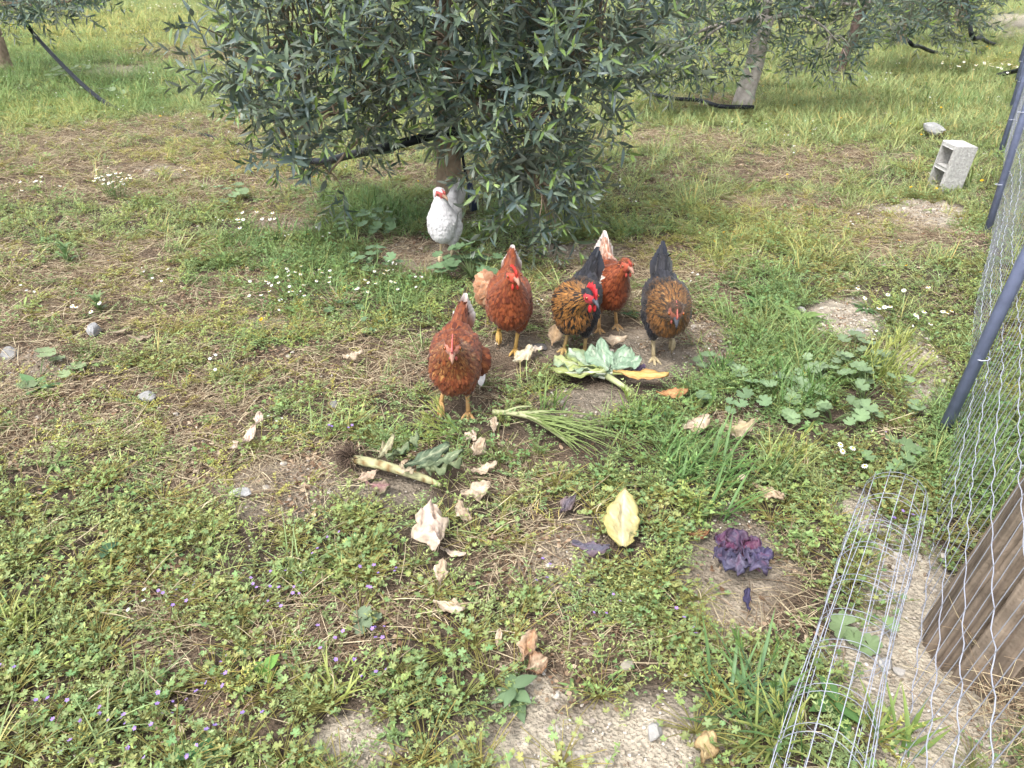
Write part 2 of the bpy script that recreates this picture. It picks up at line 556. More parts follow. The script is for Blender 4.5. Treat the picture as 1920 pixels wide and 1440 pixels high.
def olive_tree(base, blobs, label, bark=None, trunk_r=0.08, trunk_h=0.85, lean=(0, 0), single=0, far=False, limbs=None, scl=1.0, hang=0.25):
    """blobs: (cx, cy, cz, rx, ry, rz, count) relative to the base"""
    bx, by = base
    bz = hz(bx, by)
    BARK = S(160, 142, 122, 0.66) if bark is None else bark
    root = tag(empty("olive_tree", (bx, by, bz)), label, "tree", "olive trees in the grove")
    b = MB()
    P = [(0, 0, -0.1), (0, 0, 0.0), (0.01, 0.0, 0.12), (lean[0] * .4 + 0.01, lean[1] * .4, trunk_h * 0.45), (lean[0] * .8 - .01, lean[1] * .8, trunk_h * 0.8), (lean[0], lean[1], trunk_h)]
    R = np.array([1.6, 1.35, 1.1, 1.0, 0.97, 1.05]) * trunk_r
    V, F, C = tube(np.array(P), R, 14, BARK)
    V = V + (np.stack([vnoise(V[:, 2] * 9 + V[:, 0] * 31, V[:, 1] * 31, k) for k in range(3)], 1) - 0.5) * trunk_r * 0.35
    b.add((V, F, C))
    trunk = b.build("trunk", M_BARK, root)
    top = np.array([lean[0], lean[1], trunk_h])
    paths = []
    cb = MB()
    for i, bl in enumerate(blobs):
        c = np.array(bl[:3])
        mid = top * 0.45 + c * 0.55 + np.array([U(-.1, .1), U(-.1, .1), 0.22])
        mid[2] = max(mid[2], trunk_h * 0.95)
        Q = quad(top - [0, 0, 0.06], mid, c, 9)
        r0 = trunk_r * (0.55 if bl[3] > 0.8 else 0.3)
        limb = MB().add(tube(Q, np.linspace(r0, r0 * 0.25, 9), 8, BARK * 0.9)).build("branch", M_BARK, trunk)
        paths.append(Q[3:])
    allp = np.concatenate(paths)
    items = []
    for bl in blobs:
        c, r = np.array(bl[:3]), np.array(bl[3:6])
        for k in range(bl[6]):
            d = rng.normal(size=3); d /= np.linalg.norm(d)
            rad = U(0.25, 1.0) ** 0.55
            p = c + d * r * rad
            if p[2] + bz < 0.16: continue
            out = d * np.array([1, 1, 0.6]) + rng.normal(size=3) * 0.55
            out[2] += 0.35 - hang * (1.6 if p[2] < 0.8 else 0.3)
            items.append((p, out / np.linalg.norm(out)))
    # thin twigs from the limbs to some of the shoots
    tw = MB()
    for p, d in items[::4]:
        q = allp[np.argmin(((allp - p) ** 2).sum(1))]
        m = (p + q) / 2 + np.array([U(-.05, .05), U(-.05, .05), 0.07])
        tw.add(tube(quad(q, m, p, 5), np.linspace(0.006, 0.0025, 5), 4, BARK * 0.8, cap=False))
    tag(tw.build("twigs", M_BARK, trunk), kind="stuff")
    if single:
        cpos = np.array([0 - bx, 0 - by, CAM_H - bz])
        dist = []
        for p, d in items:
            q = p + d * 0.12
            px, py = proj(q[0] + bx, q[1] + by, q[2] + bz)
            vis = (-60 < px < 1980) and (-40 < py < 1440)
            dist.append(np.linalg.norm(q - cpos) + (0 if vis else 100))
        order = np.argsort(dist)
        near = set(order[:single].tolist())
    else:
        near = set()
    fam = SPRIGS_FAR if far else SPRIGS
    for i, (p, d) in enumerate(items):
        s = U(0.8, 1.2) * scl
        xx = Vector(d).orthogonal()
        M = frame(xx, d, p, s) @ Matrix.Rotation(U(0, 6.28), 4, 'Z')
        if i in near:
            o = bpy.data.objects.new("olive_shoot", SPRIG_ME[i % len(SPRIG_ME)])
            COL.objects.link(o)
            o.parent = root
            o.matrix_local = M
        else:
            cb.add(fam[i % len(fam)], M)
    tag(cb.build("crown", M_OLIVE_FAR if far else M_OLIVE, root), kind="stuff")
    return root


TX, TY = G(838, 425)
olive_tree((TX, TY), [
    (0.06, -0.15, 1.62, 1.12, 1.2, 0.80, 540),
    (0.08, -0.35, 1.16, 0.70, 0.72, 0.42, 200),
    (0.56, -0.72, 0.46, 0.26, 0.28, 0.32, 75),
    (0.50, -0.70, 0.80, 0.34, 0.32, 0.34, 85),
    (0.74, -0.62, 1.08, 0.44, 0.50, 0.28, 100),
    (1.02, -0.40, 1.16, 0.32, 0.40, 0.20, 36),
    (-0.74, -0.42, 0.97, 0.44, 0.55, 0.34, 85),
    (-1.06, -0.25, 1.08, 0.34, 0.50, 0.34, 36),
    (-0.55, -0.50, 0.80, 0.36, 0.32, 0.16, 34),
    (-0.85, -0.45, 0.66, 0.22, 0.20, 0.14, 9),
    (-0.62, -0.50, 0.48, 0.18, 0.14, 0.14, 6),
    (0.0, -0.05, 2.35, 1.45, 1.45, 0.75, 260)],
    "big olive tree with a drooping leafy crown behind the white hen", trunk_r=0.08, trunk_h=0.95, lean=(0.05, 0.0), single=300)

x2, y2 = G(1393, 203)
olive_tree((x2, y2), [
    (0.1, 0, 1.85, 1.6, 1.6, 0.9, 330), (-0.75, -0.5, 0.72, 0.55, 0.5, 0.38, 90), (-0.3, -0.3, 1.15, 0.8, 0.7, 0.35, 100), (0.75, -0.45, 0.82, 0.55, 0.5, 0.34, 75), (-1.15, -0.6, 0.62, 0.35, 0.3, 0.24, 40), (1.3, -0.3, 1.05, 0.5, 0.5, 0.3, 60)],
    "olive tree with a pale grey trunk and black hose at its foot", bark=S(190, 182, 174, .7), trunk_r=0.105, trunk_h=1.0, lean=(0.12, 0), far=True, scl=1.15)
x3, y3 = G(1572, 138)
olive_tree((x3, y3), [
    (0.2, 0, 2.1, 1.9, 1.7, 0.95, 280), (-0.9, -0.3, 1.35, 0.7, 0.6, 0.3, 60), (1.15, -0.1, 0.95, 0.75, 0.6, 0.45, 110), (1.7, 0.0, 0.95, 0.5, 0.6, 0.35, 60)],
    "olive tree with a dark leaning trunk, third in the row", bark=S(128, 110, 102, .52), trunk_r=0.078, trunk_h=1.1, lean=(0.22, 0), far=True, scl=1.25)
x4, y4 = G(1688, 86)
olive_tree((x4, y4), [(0, 0, 2.2, 2.4, 2.0, 1.3, 330), (0.2, -0.6, 1.55, 2.1, 1.0, 0.7, 220), (1.2, -0.2, 1.25, 0.8, 0.7, 0.5, 110)],
           "bushy olive tree whose crown hides its trunk, fourth in the row", trunk_r=0.12, trunk_h=1.0, far=True, scl=1.5)
x5, y5 = G(1796, 54)
olive_tree((x5, y5), [(0, 0, 3.0, 3.2, 2.6, 1.6, 340), (-2.2, -0.6, 2.2, 2.2, 1.2, 0.9, 200), (0.6, -0.6, 1.8, 2.0, 1.0, 0.7, 100)],
           "far olive tree in the row before the pale field, with a hose to the ground", trunk_r=0.16, trunk_h=1.6, far=True, scl=1.9)
x8, y8 = G(1990, 52)
olive_tree((x8, y8), [(0, 0, 3.2, 2.6, 2.4, 1.6, 260), (-1.3, -0.8, 2.3, 1.5, 1.2, 0.9, 190)],
           "far olive tree hanging over the pale field at the corner", trunk_r=0.14, trunk_h=1.4, far=True, scl=1.8)
x6, y6 = -8.55, 13.9
olive_tree((x6, y6), [(0, 0, 2.1, 1.8, 1.8, 1.0, 280), (1.0, -1.6, 1.0, 0.6, 0.7, 0.20, 70), (1.9, -2.1, 1.06, 0.7, 0.6, 0.18, 75), (2.7, -2.6, 1.10, 0.5, 0.5, 0.14, 45)],
           "olive tree at the picture's edge with a hose running down from its trunk", trunk_r=0.12, trunk_h=1.1, far=True, scl=1.2)
x7, y7 = 2.6, 17.5
olive_tree((x7, y7), [(0, 0, 2.3, 2.0, 2.0, 1.2, 300), (-0.6, -0.5, 1.2, 1.6, 1.0, 0.6, 130)],
           "olive tree of the next row, half hidden between the big tree and the pale trunk", trunk_r=0.12, trunk_h=1.0, far=True, scl=1.4)

# ------------------------------------------------------------------ irrigation hoses
HOSE = S(38, 42, 52, 0.45)


def smooth_path(P, n=40):
    P = np.asarray(P, float)
    m = len(P)
    out = []
    for i in range(m - 1):
        p0, p1, p2, p3 = P[max(i - 1, 0)], P[i], P[i + 1], P[min(i + 2, m - 1)]
        for t in np.linspace(0, 1, max(2, n // (m - 1)), endpoint=False):
            out.append(0.5 * (2 * p1 + (p2 - p0) * t + (2 * p0 - 5 * p1 + 4 * p2 - p3) * t * t + (3 * p1 - p0 - 3 * p2 + p3) * t ** 3))
    out.append(P[-1])
    return np.array(out)


def hose(P, r, label, c=HOSE):
    return tag(MB().add(tube(smooth_path(P, 48), r, 10, c)).build("irrigation_hose", M_HOSE), label, "hose", "irrigation hoses along the tree rows")


def gp(px, py, z=0.0):
    x, y = G(px, py, z)
    return (x, y, z)


hose([(-8.5, 13.8, 1.30), gp(22, 8, 1.05), gp(62, 62, .64), gp(120, 125, .30), gp(170, 172, .10), gp(215, 203, .02), gp(280, 228, -.03), gp(350, 247, .01), gp(430, 268, .0), gp(520, 293, .03), gp(600, 303, .12), gp(650, 292, .30),
      (-0.75, 4.80, .545), (TX + .02, TY - .1, .62), (TX + .14, TY + .03, .60)], 0.028, "thick black hose sagging between two trunks behind the white hen")
e = gp(888, 391, .14)
hose([(TX + .11, TY - .06, .60), (e[0] - .055, e[1] + .03, .40), (e[0] - .02, e[1] + .01, .28)], 0.009, "thin black feeder pipe hanging from the big trunk")
tag(MB().add(tube([(e[0] - .022, e[1] + .01, .30), (e[0] - .01, e[1], .2), (e[0], e[1], .13)], [.018, .026, .026], 10, S(48, 56, 80, 0.6))).build("hose_end", M_HOSE), "dark blue capped hose end hanging beside the white hen's tail", "hose")
hose([gp(1180, 165, .05), gp(1250, 183, .06), gp(1310, 188, .08), gp(1350, 199, .10), gp(1412, 201, .07)], 0.024, "black hose lying against the foot of the pale grey trunk")
hose([(x4, y4 - .05, .78), gp(1705, 75, .45), gp(1728, 88, .25), gp(1752, 98, .10), gp(1790, 104, .02)], 0.032, "black hose sloping to the grass under the fourth tree")
hose([(x5, y5 - .05, 1.0), gp(1820, 58, .62), gp(1840, 71, .36), gp(1857, 81, .12), gp(1880, 86, .02)], 0.036, "black hose sloping to the ground below the far tree")
hose([gp(1868, 142, .04), gp(1900, 134, .12), gp(1950, 124, .3), gp(2010, 112, .5)], 0.035, "dark hose lying across the dry strip by the fence top")

# ------------------------------------------------------------------ wire fence that leans away on the side of the plot
FA, FB = np.array(G(1788, 812)), np.array(G(1856, 440))
FD = (FB - FA) / np.linalg.norm(FB - FA)
FN = np.array([FD[1], -FD[0]])
SPAN = float(np.linalg.norm(FB - FA))


def flean(t):
    return math.radians(float(np.interp(t, [-2.5, -1.3, 0, SPAN, 20], [12, 10.5, 6.0, 1.0, 1.0])))


def fpt(t, h, off=0.0):
    k = math.tan(flean(t))
    sag = 0.009 * math.sin(t * 3.1 + h * 4)
    b = FA + FD * t + FN * (h * k + off + sag)
    return (b[0], b[1], hz(*(FA + FD * t)) + h)


fence = tag(empty("wire_fence", (FA[0], FA[1], 0)), "galvanised hinged wire fence on leaning blue-grey steel posts", "fence")
WIRE = S(206, 210, 226, 0.72)
WIRE_D = S(176, 180, 192, 0.6)


def local(P, root):
    return np.asarray(P, float) - np.array(root.location)


for t in (0.0, SPAN, 2 * SPAN, 3 * SPAN, 4 * SPAN, 5 * SPAN):
    k = math.tan(flean(t))
    b0 = np.array(fpt(t, -0.15, -0.03)); b1 = np.array(fpt(t, 1.75, -0.03))
    post = MB().add(tube(local([b0, b0 * .5 + b1 * .5, b1], fence), 0.0215 if t == 0 else 0.021, 12, S(118, 126, 154, 0.72))).build("fence_post", M_POST, fence)
    for h in (0.32, 0.75, 1.2, 1.6):
        a = np.arange(9) * math.pi / 4
        c = np.array(fpt(t, h, -0.03))
        ring = [c + 0.0245 * np.array([math.cos(q) * FD[0] + math.sin(q) * FN[0], math.cos(q) * FD[1] + math.sin(q) * FN[1], 0.12 * math.sin(q)]) for q in a]
        MB().add(tube(local(ring, fence), 0.0022, 5, WIRE)).build("tie_wire", M_WIRE, post)
for i in range(13):
    h = 0.03 + 0.125 * i
    ts = np.concatenate([np.arange(-3.6, 5.0, 0.03), np.arange(5.0, 14.0, 0.08)])
    P = []
    for t in ts:
        p = np.array(fpt(t, h + 0.0024 * math.sin(t * 2 * math.pi / 0.11 + i * 1.7) + 0.008 * math.sin(t * 1.3 + i)))
        p[:2] += FN * 0.0028 * math.sin(t * 2 * math.pi / 0.13 + i)
        P.append(p)
    MB().add(tube(local(P, fence), 0.0013, 4, WIRE, cap=False)).build("line_wire", M_WIRE, fence)
ts = np.concatenate([np.arange(-3.5, 8.4, 0.075), np.arange(8.5, 14, 0.2)])
for i, t in enumerate(ts):
    t += U(-.012, .012)
    P = [fpt(t + 0.012 * math.sin(h * 6 + i), h) for h in np.linspace(0.0, 1.57, 7)]
    MB().add(tube(local(P, fence), 0.0013, 4, WIRE_D, cap=False)).build("stay_wire", M_WIRE, fence)

# heavy weathered wooden post behind the fence
lx, ly = G(1868, 1225)
post = tag(empty("wooden_post", (lx, ly, hz(lx, ly))), "thick weathered brown wooden post with deep cracks behind the fence wire", "post")
nz_, na_ = 40, 260
lean = math.tan(math.radians(9.0))
V, C = [], []
for i in range(nz_):
    z = -0.15 + 2.25 * i / (nz_ - 1)
    r0 = 0.165 - 0.018 * z + 0.02 * max(0, 0.12 - z)
    for j in range(na_):
        a = 2 * math.pi * j / na_
        g = 0.0
        for ca, dp, w, ph in ((2.5, .04, .04, 0.4), (2.95, .03, .022, 1.4), (3.18, .05, .03, 1.2), (3.58, .075, .055, 2.0), (3.83, .022, .016, .5), (4.17, .08, .05, 1.6), (4.36, .03, .02, .1), (4.75, .06, .05, .7), (1.2, .05, .05, 0), (5.3, .06, .05, 1)):
            da = (a - ca - 0.10 * math.sin(z * 2.1 + ph * 5) - .03 * math.sin(z * 7 + ph * 3) + math.pi) % (2 * math.pi) - math.pi
            g += .62 * dp * math.exp(-(da / (.62 * w)) ** 2) * (0.75 + 0.25 * math.sin(z * 3 + ph * 3))
        g += 0.006 * (vnoise(a * 9.0, z * 1.2, 5) - 0.5) + 0.004 * (vnoise(a * 26.0, z * 2.5, 8) - 0.5)
        r = r0 - g
        V.append((r * math.cos(a) + FN[0] * lean * z, r * math.sin(a) + FN[1] * lean * z, z))
        s = float(vnoise(a * 16.0, z * 1.6, 12))
        s2 = float(vnoise(a * 60.0, z * 2.4, 31)); C.append((S(126, 110, 96, 0.55) * (1 - s) + S(166, 150, 132, 0.55) * s) * (.6 + .65 * s2))
F = []
for i in range(nz_ - 1):
    for j in range(na_):
        k = (j + 1) % na_
        F += [(i * na_ + j, i * na_ + k, (i + 1) * na_ + k), (i * na_ + j, (i + 1) * na_ + k, (i + 1) * na_ + j)]
V.append(tuple(np.mean(V[-na_:], axis=0))); C.append(C[-1])
F += [((nz_ - 1) * na_ + j, (nz_ - 1) * na_ + (j + 1) % na_, len(V) - 1) for j in range(na_)]
link("timber", make_mesh("timber", np.array(V), np.array(F), np.array(C), M_LOG), post)
for h, a in ((0.42, 3.6), (0.75, 4.0)):
    p = np.array([0.155 * math.cos(a) + FN[0] * lean * h, 0.155 * math.sin(a) + FN[1] * lean * h, h])
    MB().add(tube([p - [.01, .01, .02], p + [-.012, -.012, 0], p + [-.01, -.01, .025]], 0.002, 5, WIRE)).build("staple", M_WIRE, post)
CLEAR.append((lx, ly, 0.26))

# rolled tube of welded wire lying along the fence
ra = np.array(gp(1664, 985, 0.0)); rb = np.array(gp(1525, 1490, 0.0))
ax = (rb - ra); RL = float(np.linalg.norm(ax)); ax /= RL
rn = np.array([ax[1], -ax[0], 0]); RR = 0.086
roll = tag(empty("wire_roll", (ra[0], ra[1], hz(ra[0], ra[1]))), "rolled tube of welded wire mesh lying on the ground beside the fence", "wire roll")


def rpt(s, a, k=1.0):
    q = ax * s + (rn * math.cos(a) + np.array([0, 0, 1]) * math.sin(a)) * RR * k * (1 + 0.07 * math.sin(s * 3 + a) + .05 * math.sin(s * 7.3 + 2 * a)) + np.array([0, 0, RR + 0.02])
    return q


for j in range(13):
    a = 2 * math.pi * j / 13 + 0.2
    s0 = -0.015 if j % 3 else 0.0
    MB().add(tube([rpt(s, a + 0.05 * math.sin(s * 5 + j), 1.0) for s in np.linspace(s0, RL + 0.3, 16)], 0.0011, 5, WIRE)).build("long_wire", M_WIRE, roll)
s = 0.0
i = 0
while s < RL + 0.3:
    for ds in (0.0, 0.022):
        MB().add(tube([rpt(s + ds + 0.01 * math.sin(q * 2 + i), q, 1.02) for q in np.linspace(0.1 * i, 0.1 * i + 2 * math.pi + .2, 33)], 0.0009, 5, WIRE_D)).build("ring_wire", M_WIRE, roll)
    s += 0.125 + 0.02 * math.sin(i * 2.3)
    i += 1

# ------------------------------------------------------------------ hollow concrete block standing on end in the grass
def hollow_block():
    u = [0, .028, .162, .19]; v = [0, .035, .18, .21, .355, .39]; D = 0.19
    vid, V, F = {}, [], []

    def vx(i, j, k):
        if (i, j, k) not in vid:
            vid[(i, j, k)] = len(V)
            V.append((u[i] - .095, (k - .5) * D, v[j]))
        return vid[(i, j, k)]

    def q(a, b, c, d): F.extend([(a, b, c), (a, c, d)])
    holes = {(1, 1), (1, 3)}
    for i in range(3):
        for j in range(5):
            if (i, j) in holes:
                for (i0, j0, i1, j1) in ((i, j, i, j + 1), (i, j + 1, i + 1, j + 1), (i + 1, j + 1, i + 1, j), (i + 1, j, i, j)):
                    q(vx(i0, j0, 0), vx(i1, j1, 0), vx(i1, j1, 1), vx(i0, j0, 1))
            else:
                q(vx(i, j, 0), vx(i + 1, j, 0), vx(i + 1, j + 1, 0), vx(i, j + 1, 0))
                q(vx(i, j, 1), vx(i, j + 1, 1), vx(i + 1, j + 1, 1), vx(i + 1, j, 1))
    for j in range(5):
        q(vx(0, j, 0), vx(0, j + 1, 0), vx(0, j + 1, 1), vx(0, j, 1)); q(vx(3, j, 0), vx(3, j, 1), vx(3, j + 1, 1), vx(3, j + 1, 0))
    for i in range(3):
        q(vx(i, 0, 0), vx(i, 0, 1), vx(i + 1, 0, 1), vx(i + 1, 0, 0)); q(vx(i, 5, 0), vx(i + 1, 5, 0), vx(i + 1, 5, 1), vx(i, 5, 1))
    return np.array(V), np.array(F), const(len(V), S(200, 198, 194, 0.68))


kx, ky = G(1768, 352)
blk = link("concrete_block", make_mesh("concrete_block", *hollow_block(), M_CONC, False))
blk.location = (kx, ky, hz(kx, ky) - 0.01)
blk.rotation_euler = (math.radians(-3), math.radians(6), math.radians(-80)); blk.scale = (.94,) * 3
bv = blk.modifiers.new("edge", 'BEVEL'); bv.width = 0.007; bv.segments = 2
tag(blk, "hollow concrete block standing on end in the grass", "concrete block")


def rock_shape(r, seed, c, squash=0.7):
    V, F, C = ellipsoid((0, 0, 0), (1, 1, 1), c, 12, 8)
    g = np.random.default_rng(seed)
    ph = g.uniform(0, 10, 3)
    n = fbm(V[:, 0] * 1.3 + ph[0] + V[:, 2], V[:, 1] * 1.3 + ph[1] + V[:, 2] * .7, seed, 3)
    V = V * (0.72 + 0.56 * n[:, None])
    for k in range(5):                                   # broken facets
        d = g.normal(size=3); d /= np.linalg.norm(d)
        h = V @ d; lim = g.uniform(0.55, 0.8)
        V = V - d * np.maximum(h - lim, 0)[:, None] * 0.9
    return V * np.asarray(r) * np.array([1, 1, squash]), F, C


def rock(px, py, r, label, c=S(205, 203, 200, 0.5), name="stone", cat="stone", seed=0, grp="loose pale stones on the soil", z=0.0):
    x, y = G(px, py)
    o = MB().add(rock_shape(r, 50 + seed, c)).build(name, M_ROCK, None, False)
    o.location = (x, y, hz(x, y) + np.min(r) * 0.35 + z)
    o.rotation_euler = (0, 0, seed * 1.7)
    clear_at(px, py, max(r) * 1.3)
    return tag(o, label, cat, grp)


rock(1748, 258, (0.14, 0.09, 0.09), "white rubble lump in the grass behind the concrete block", S(225, 225, 222, 0.38), "rubble_lump", seed=1, grp=None, z=0.06)
rock(453, 935, (0.034, 0.026, 0.02), "flat white stone on the bare brown patch", S(235, 233, 230, 0.38), seed=2, z=0.012)
rock(180, 625, (0.055, 0.035, 0.04), "grey-white stone beside a small daisy plant in the straw", S(205, 205, 205, 0.38), seed=3, z=0.015)
rock(277, 749, (0.035, 0.03, 0.03), "pale rough stone sitting alone in the dry straw", S(215, 213, 210, 0.38), seed=4, z=0.015)
rock(20, 668, (0.07, 0.035, 0.03), "grey flat stone at the picture's edge on bare straw", S(190, 188, 185, 0.38), seed=5)
rock(1225, 1380, (0.026, 0.018, 0.018), "white stone on the cracked pale soil", S(232, 228, 222, 0.38), seed=6, z=0.008)
rock(1012, 662, (0.045, 0.03, 0.022), "grey stone between the hens' feet beside a cream leaf", S(165, 160, 158, 0.38), seed=7, z=0.01)
rock(1175, 1255, (0.022, 0.018, 0.016), "small cream stone in the weeds above the pale soil", S(225, 215, 195, 0.38), seed=8, z=0.012)
rock(1645, 1000, (0.022, 0.018, 0.014), "pale stone inside the wire roll near its far end", S(205, 198, 185, 0.38), seed=9, z=0.005)
rock(1660, 1245, (0.02, 0.018, 0.015), "white stone inside the wire roll halfway along", S(230, 226, 220, 0.38), seed=10, z=0.005)
rock(1686, 1262, (0.016, 0.014, 0.014), "round whitish stone just outside the wire roll", S(222, 216, 208, 0.38), seed=11, z=0.005)
rock(1505, 578, (0.045, 0.02, 0.02), "flat white stone in the sandy patch among yellow flowers", S(225, 222, 215, 0.38), seed=12)
rock(1605, 620, (0.04, 0.02, 0.02), "long white stone at the edge of the sandy patch", S(220, 216, 210, 0.38), seed=13)
rock(630, 770, (0.022, 0.02, 0.02), "grey pebble in the weeds before the walking red hen", S(185, 182, 178, 0.38), seed=14, z=0.01)

# ------------------------------------------------------------------ hens
def union_mesh(prims, voxel=0.0075):
    b = MB()
    for c, r, rot in prims:
        b.add(ellipsoid(c, r, nu=16, nv=12, rot=rot))
    o = bpy.data.objects.new("tmp", b.mesh("tmp", None))
    COL.objects.link(o)
    m = o.modifiers.new("r", 'REMESH'); m.mode = 'VOXEL'; m.voxel_size = voxel
    s = o.modifiers.new("s", 'SMOOTH'); s.factor = 0.6; s.iterations = 7
    dg = bpy.context.evaluated_depsgraph_get()
    ev = o.evaluated_get(dg)
    me = ev.to_mesh()
    me.calc_loop_triangles()
    V = np.zeros(len(me.vertices) * 3); me.vertices.foreach_get("co", V); V = V.reshape(-1, 3)
    F = np.zeros(len(me.loop_triangles) * 3, np.int32); me.loop_triangles.foreach_get("vertices", F); F = F.reshape(-1, 3)
    ev.to_mesh_clear()
    bpy.data.objects.remove(o)
    return V, F


def feather_shape(L, W, rows=4, round_=True, curl=0.12):
    """unit layout returned as arrays: V, F, u (along), e (edge 0..1)"""
    V, u, e = [], [], []
    for i in range(rows):
        t = i / (rows - 1)
        w = W * 0.5 * ((math.sin(math.pi * min(0.16 + 0.72 * t, 1.0))) if i < rows - 1 else 0.42)
        for s in (-1, 0, 1):
            tip = 0.06 * L if (i == rows - 1 and s == 0) else 0
            V.append((L * t + tip, s * w, -curl * L * t * t - abs(s) * w * 0.22)); u.append(t); e.append(abs(s))
    F = []
    for i in range(rows - 1):
        for j in range(2):
            a = i * 3 + j
            F += [(a, a + 3, a + 4), (a, a + 4, a + 1)]
    return np.array(V), np.array(F), np.array(u), np.array(e)


FSH = feather_shape(1, 1)
TSH = feather_shape(1, 1, rows=7, curl=0.08)


def hen(label, pos, heading, scale, scheme, head, look, legs, tail_dir=(-0.72, 0, 0.7), comb=1.0, body_up=0.0, seed=1, tail_len=0.15, fluff=0.0, slim=1.0, puffs=()):
    """local axes: +X forward, +Y the bird's left, +Z up; head = centre of the head, look = beak direction"""
    global rng
    keep = rng; rng = np.random.default_rng(seed)
    root = tag(empty("hen", (pos[0], pos[1], hz(*pos)), heading, scale), label, "hen", "hens crossing the orchard")
    H0 = body_up
    I3 = np.eye(3)
    ry = lambda a: np.array(Matrix.Rotation(a, 3, 'Y'))
    pr, reg = [], []

    def add(c, r, region, rot=I3):
        k = slim if region in ('body', 'breast', 'belly', 'back', 'fluff', 'wing') else 1.0
        pr.append((np.array(c, float) * [1, k, 1], np.array(r, float) * [1, k, 1], rot)); reg.append(region)
    tilt = ry(0.12)
    add((0.0, 0, .245 + H0), (.140, .092, .090), 'body', tilt)
    add((.070, 0, .232 + H0), (.082, .084, .098), 'breast')
    add((.015, 0, .195 + H0), (.100, .074, .076), 'belly')
    add((-.105, 0, .262 + H0), (.085, .068, .068), 'back', tilt)
    add((-.10, 0, .215 + H0), (.075, .070 + fluff, .065), 'fluff')
    for s in (1, -1):
        add((-.02, s * .066, .240 + H0), (.115, .028, .060), 'wing', ry(0.22))
    for c_, r_ in puffs: add(c_, r_, 'fluff')
    hd = np.array(head, float)
    n0 = np.array((.075, 0, .270 + H0))
    nm = np.array((.120 + 0.45 * (hd[0] - .14), hd[1] * 0.3, n0[2] * .45 + hd[2] * 0.55))
    for t in np.linspace(0, 1, 9):
        c = (1 - t) ** 2 * n0 + 2 * t * (1 - t) * nm + t * t * (hd - np.array([0.004, 0, 0.008]))
        r = .050 * (1 - t) ** 1.45 + .030
        add(c, (r, r * .95, r), 'neck')
    lk = Vector(look).normalized()
    hrot = np.array(frame(lk, (0, 0, 1)).to_3x3())
    add(hd, (.038, .030, .031), 'head', hrot)
    td = np.array(tail_dir, float); td /= np.linalg.norm(td)
    tb = np.array((-.150, 0, .285 + H0))
    for t in np.linspace(0, 1, 4):
        r = .052 * (1 - t) + .030 * t
        add(tb + td * .075 * t, (r * .8, r * .75, r), 'saddle')
    hocks = []
    for (s, foot, lift) in legs:
        hip = np.array((.005, s * .046, .205 + H0))
        hock = np.array((foot[0] * 0.55 - .028 + lift * .3, s * .040, .098 + H0 * .7 + lift * 0.8))
        hocks.append((s, foot, lift, hock))
        for t in np.linspace(0, 1, 7):
            r = .046 * (1 - t) ** 0.9 + .019
            add(hip + (hock - hip) * t + np.array([.025 * math.sin(math.pi * t), 0, 0]), (r, r * .8, r), 'thigh')
    V, F = union_mesh(pr)
    # region of each vertex = primitive whose surface is nearest
    D = np.stack([np.linalg.norm(((V - c) @ np.array(rot)) / r, axis=1) + (0.0 if reg[k] != 'wing' else -0.02) for k, (c, r, rot) in enumerate(pr)])
    near = D.argmin(0)
    regs = np.array(reg)[near]
    regs[np.isin(regs, ('body', 'belly')) & (V[:, 0] > .01) & (V[:, 2] < .275)] = 'breast'
    regs[(regs == 'wing') & (V[:, 0] > .07)] = 'breast'
    sch = scheme
    C = np.array([sch[r][1] for r in regs])
    # bare red face
    hl = (V - hd) @ hrot
    face = (regs == 'head') & (hl[:, 0] > -0.004) & (hl[:, 2] > -0.028) & (hl[:, 2] < 0.02)
    C[face] = sch['face']
    body = link("body", make_mesh("body", V, F, C, M_FEATHER), root)
    # ---- plumage: overlapping feathers
    A, B, Cc = V[F[:, 0]], V[F[:, 1]], V[F[:, 2]]
    cr = np.cross(B - A, Cc - A); ar = np.linalg.norm(cr, axis=1)
    vn = np.zeros_like(V)
    for k in range(3): np.add.at(vn, F[:, k], cr)
    vn /= np.linalg.norm(vn, axis=1)[:, None] + 1e-12
    dens = {'head': 3.2, 'neck': 2.0, 'breast': 1.0, 'body': .9, 'belly': 1.0, 'back': .9, 'fluff': 1.0, 'wing': 1.0, 'saddle': 1.2, 'thigh': 1.5}
    w = ar * np.array([dens[r] for r in regs[F[:, 0]]])
    w[face[F[:, 0]]] = 0
    n = 3600 if 'fine' not in sch else 4400
    tri = rng.choice(len(F), n, p=w / w.sum())
    bu = rng.random((n, 2)); sw = bu.sum(1) > 1; bu[sw] = 1 - bu[sw]
    P = A[tri] + (B - A)[tri] * bu[:, :1] + (Cc - A)[tri] * bu[:, 1:]
    Nn = vn[F[tri, 0]]
    rg = regs[F[tri, 0]]
    size = {'head': (.014, .009), 'neck': (.036, .015), 'breast': (.030, .018), 'body': (.034, .022), 'belly': (.032, .019), 'back': (.040, .026), 'fluff': (.038, .026), 'wing': (.038, .024), 'saddle': (.046, .018), 'thigh': (.024, .014)}
    flow = {'breast': (-.45, 0, -1), 'body': (-1, 0, -.35), 'belly': (-1, 0, -.5), 'back': (-1, 0, .1), 'fluff': (-.9, 0, -.6), 'wing': (-1, 0, -.12), 'thigh': (-.15, 0, -1)}
    vs, fs, cs, off = [], [], [], 0
    ndir = n0 - hd; ndir /= np.linalg.norm(ndir)
    order = np.argsort(rg)
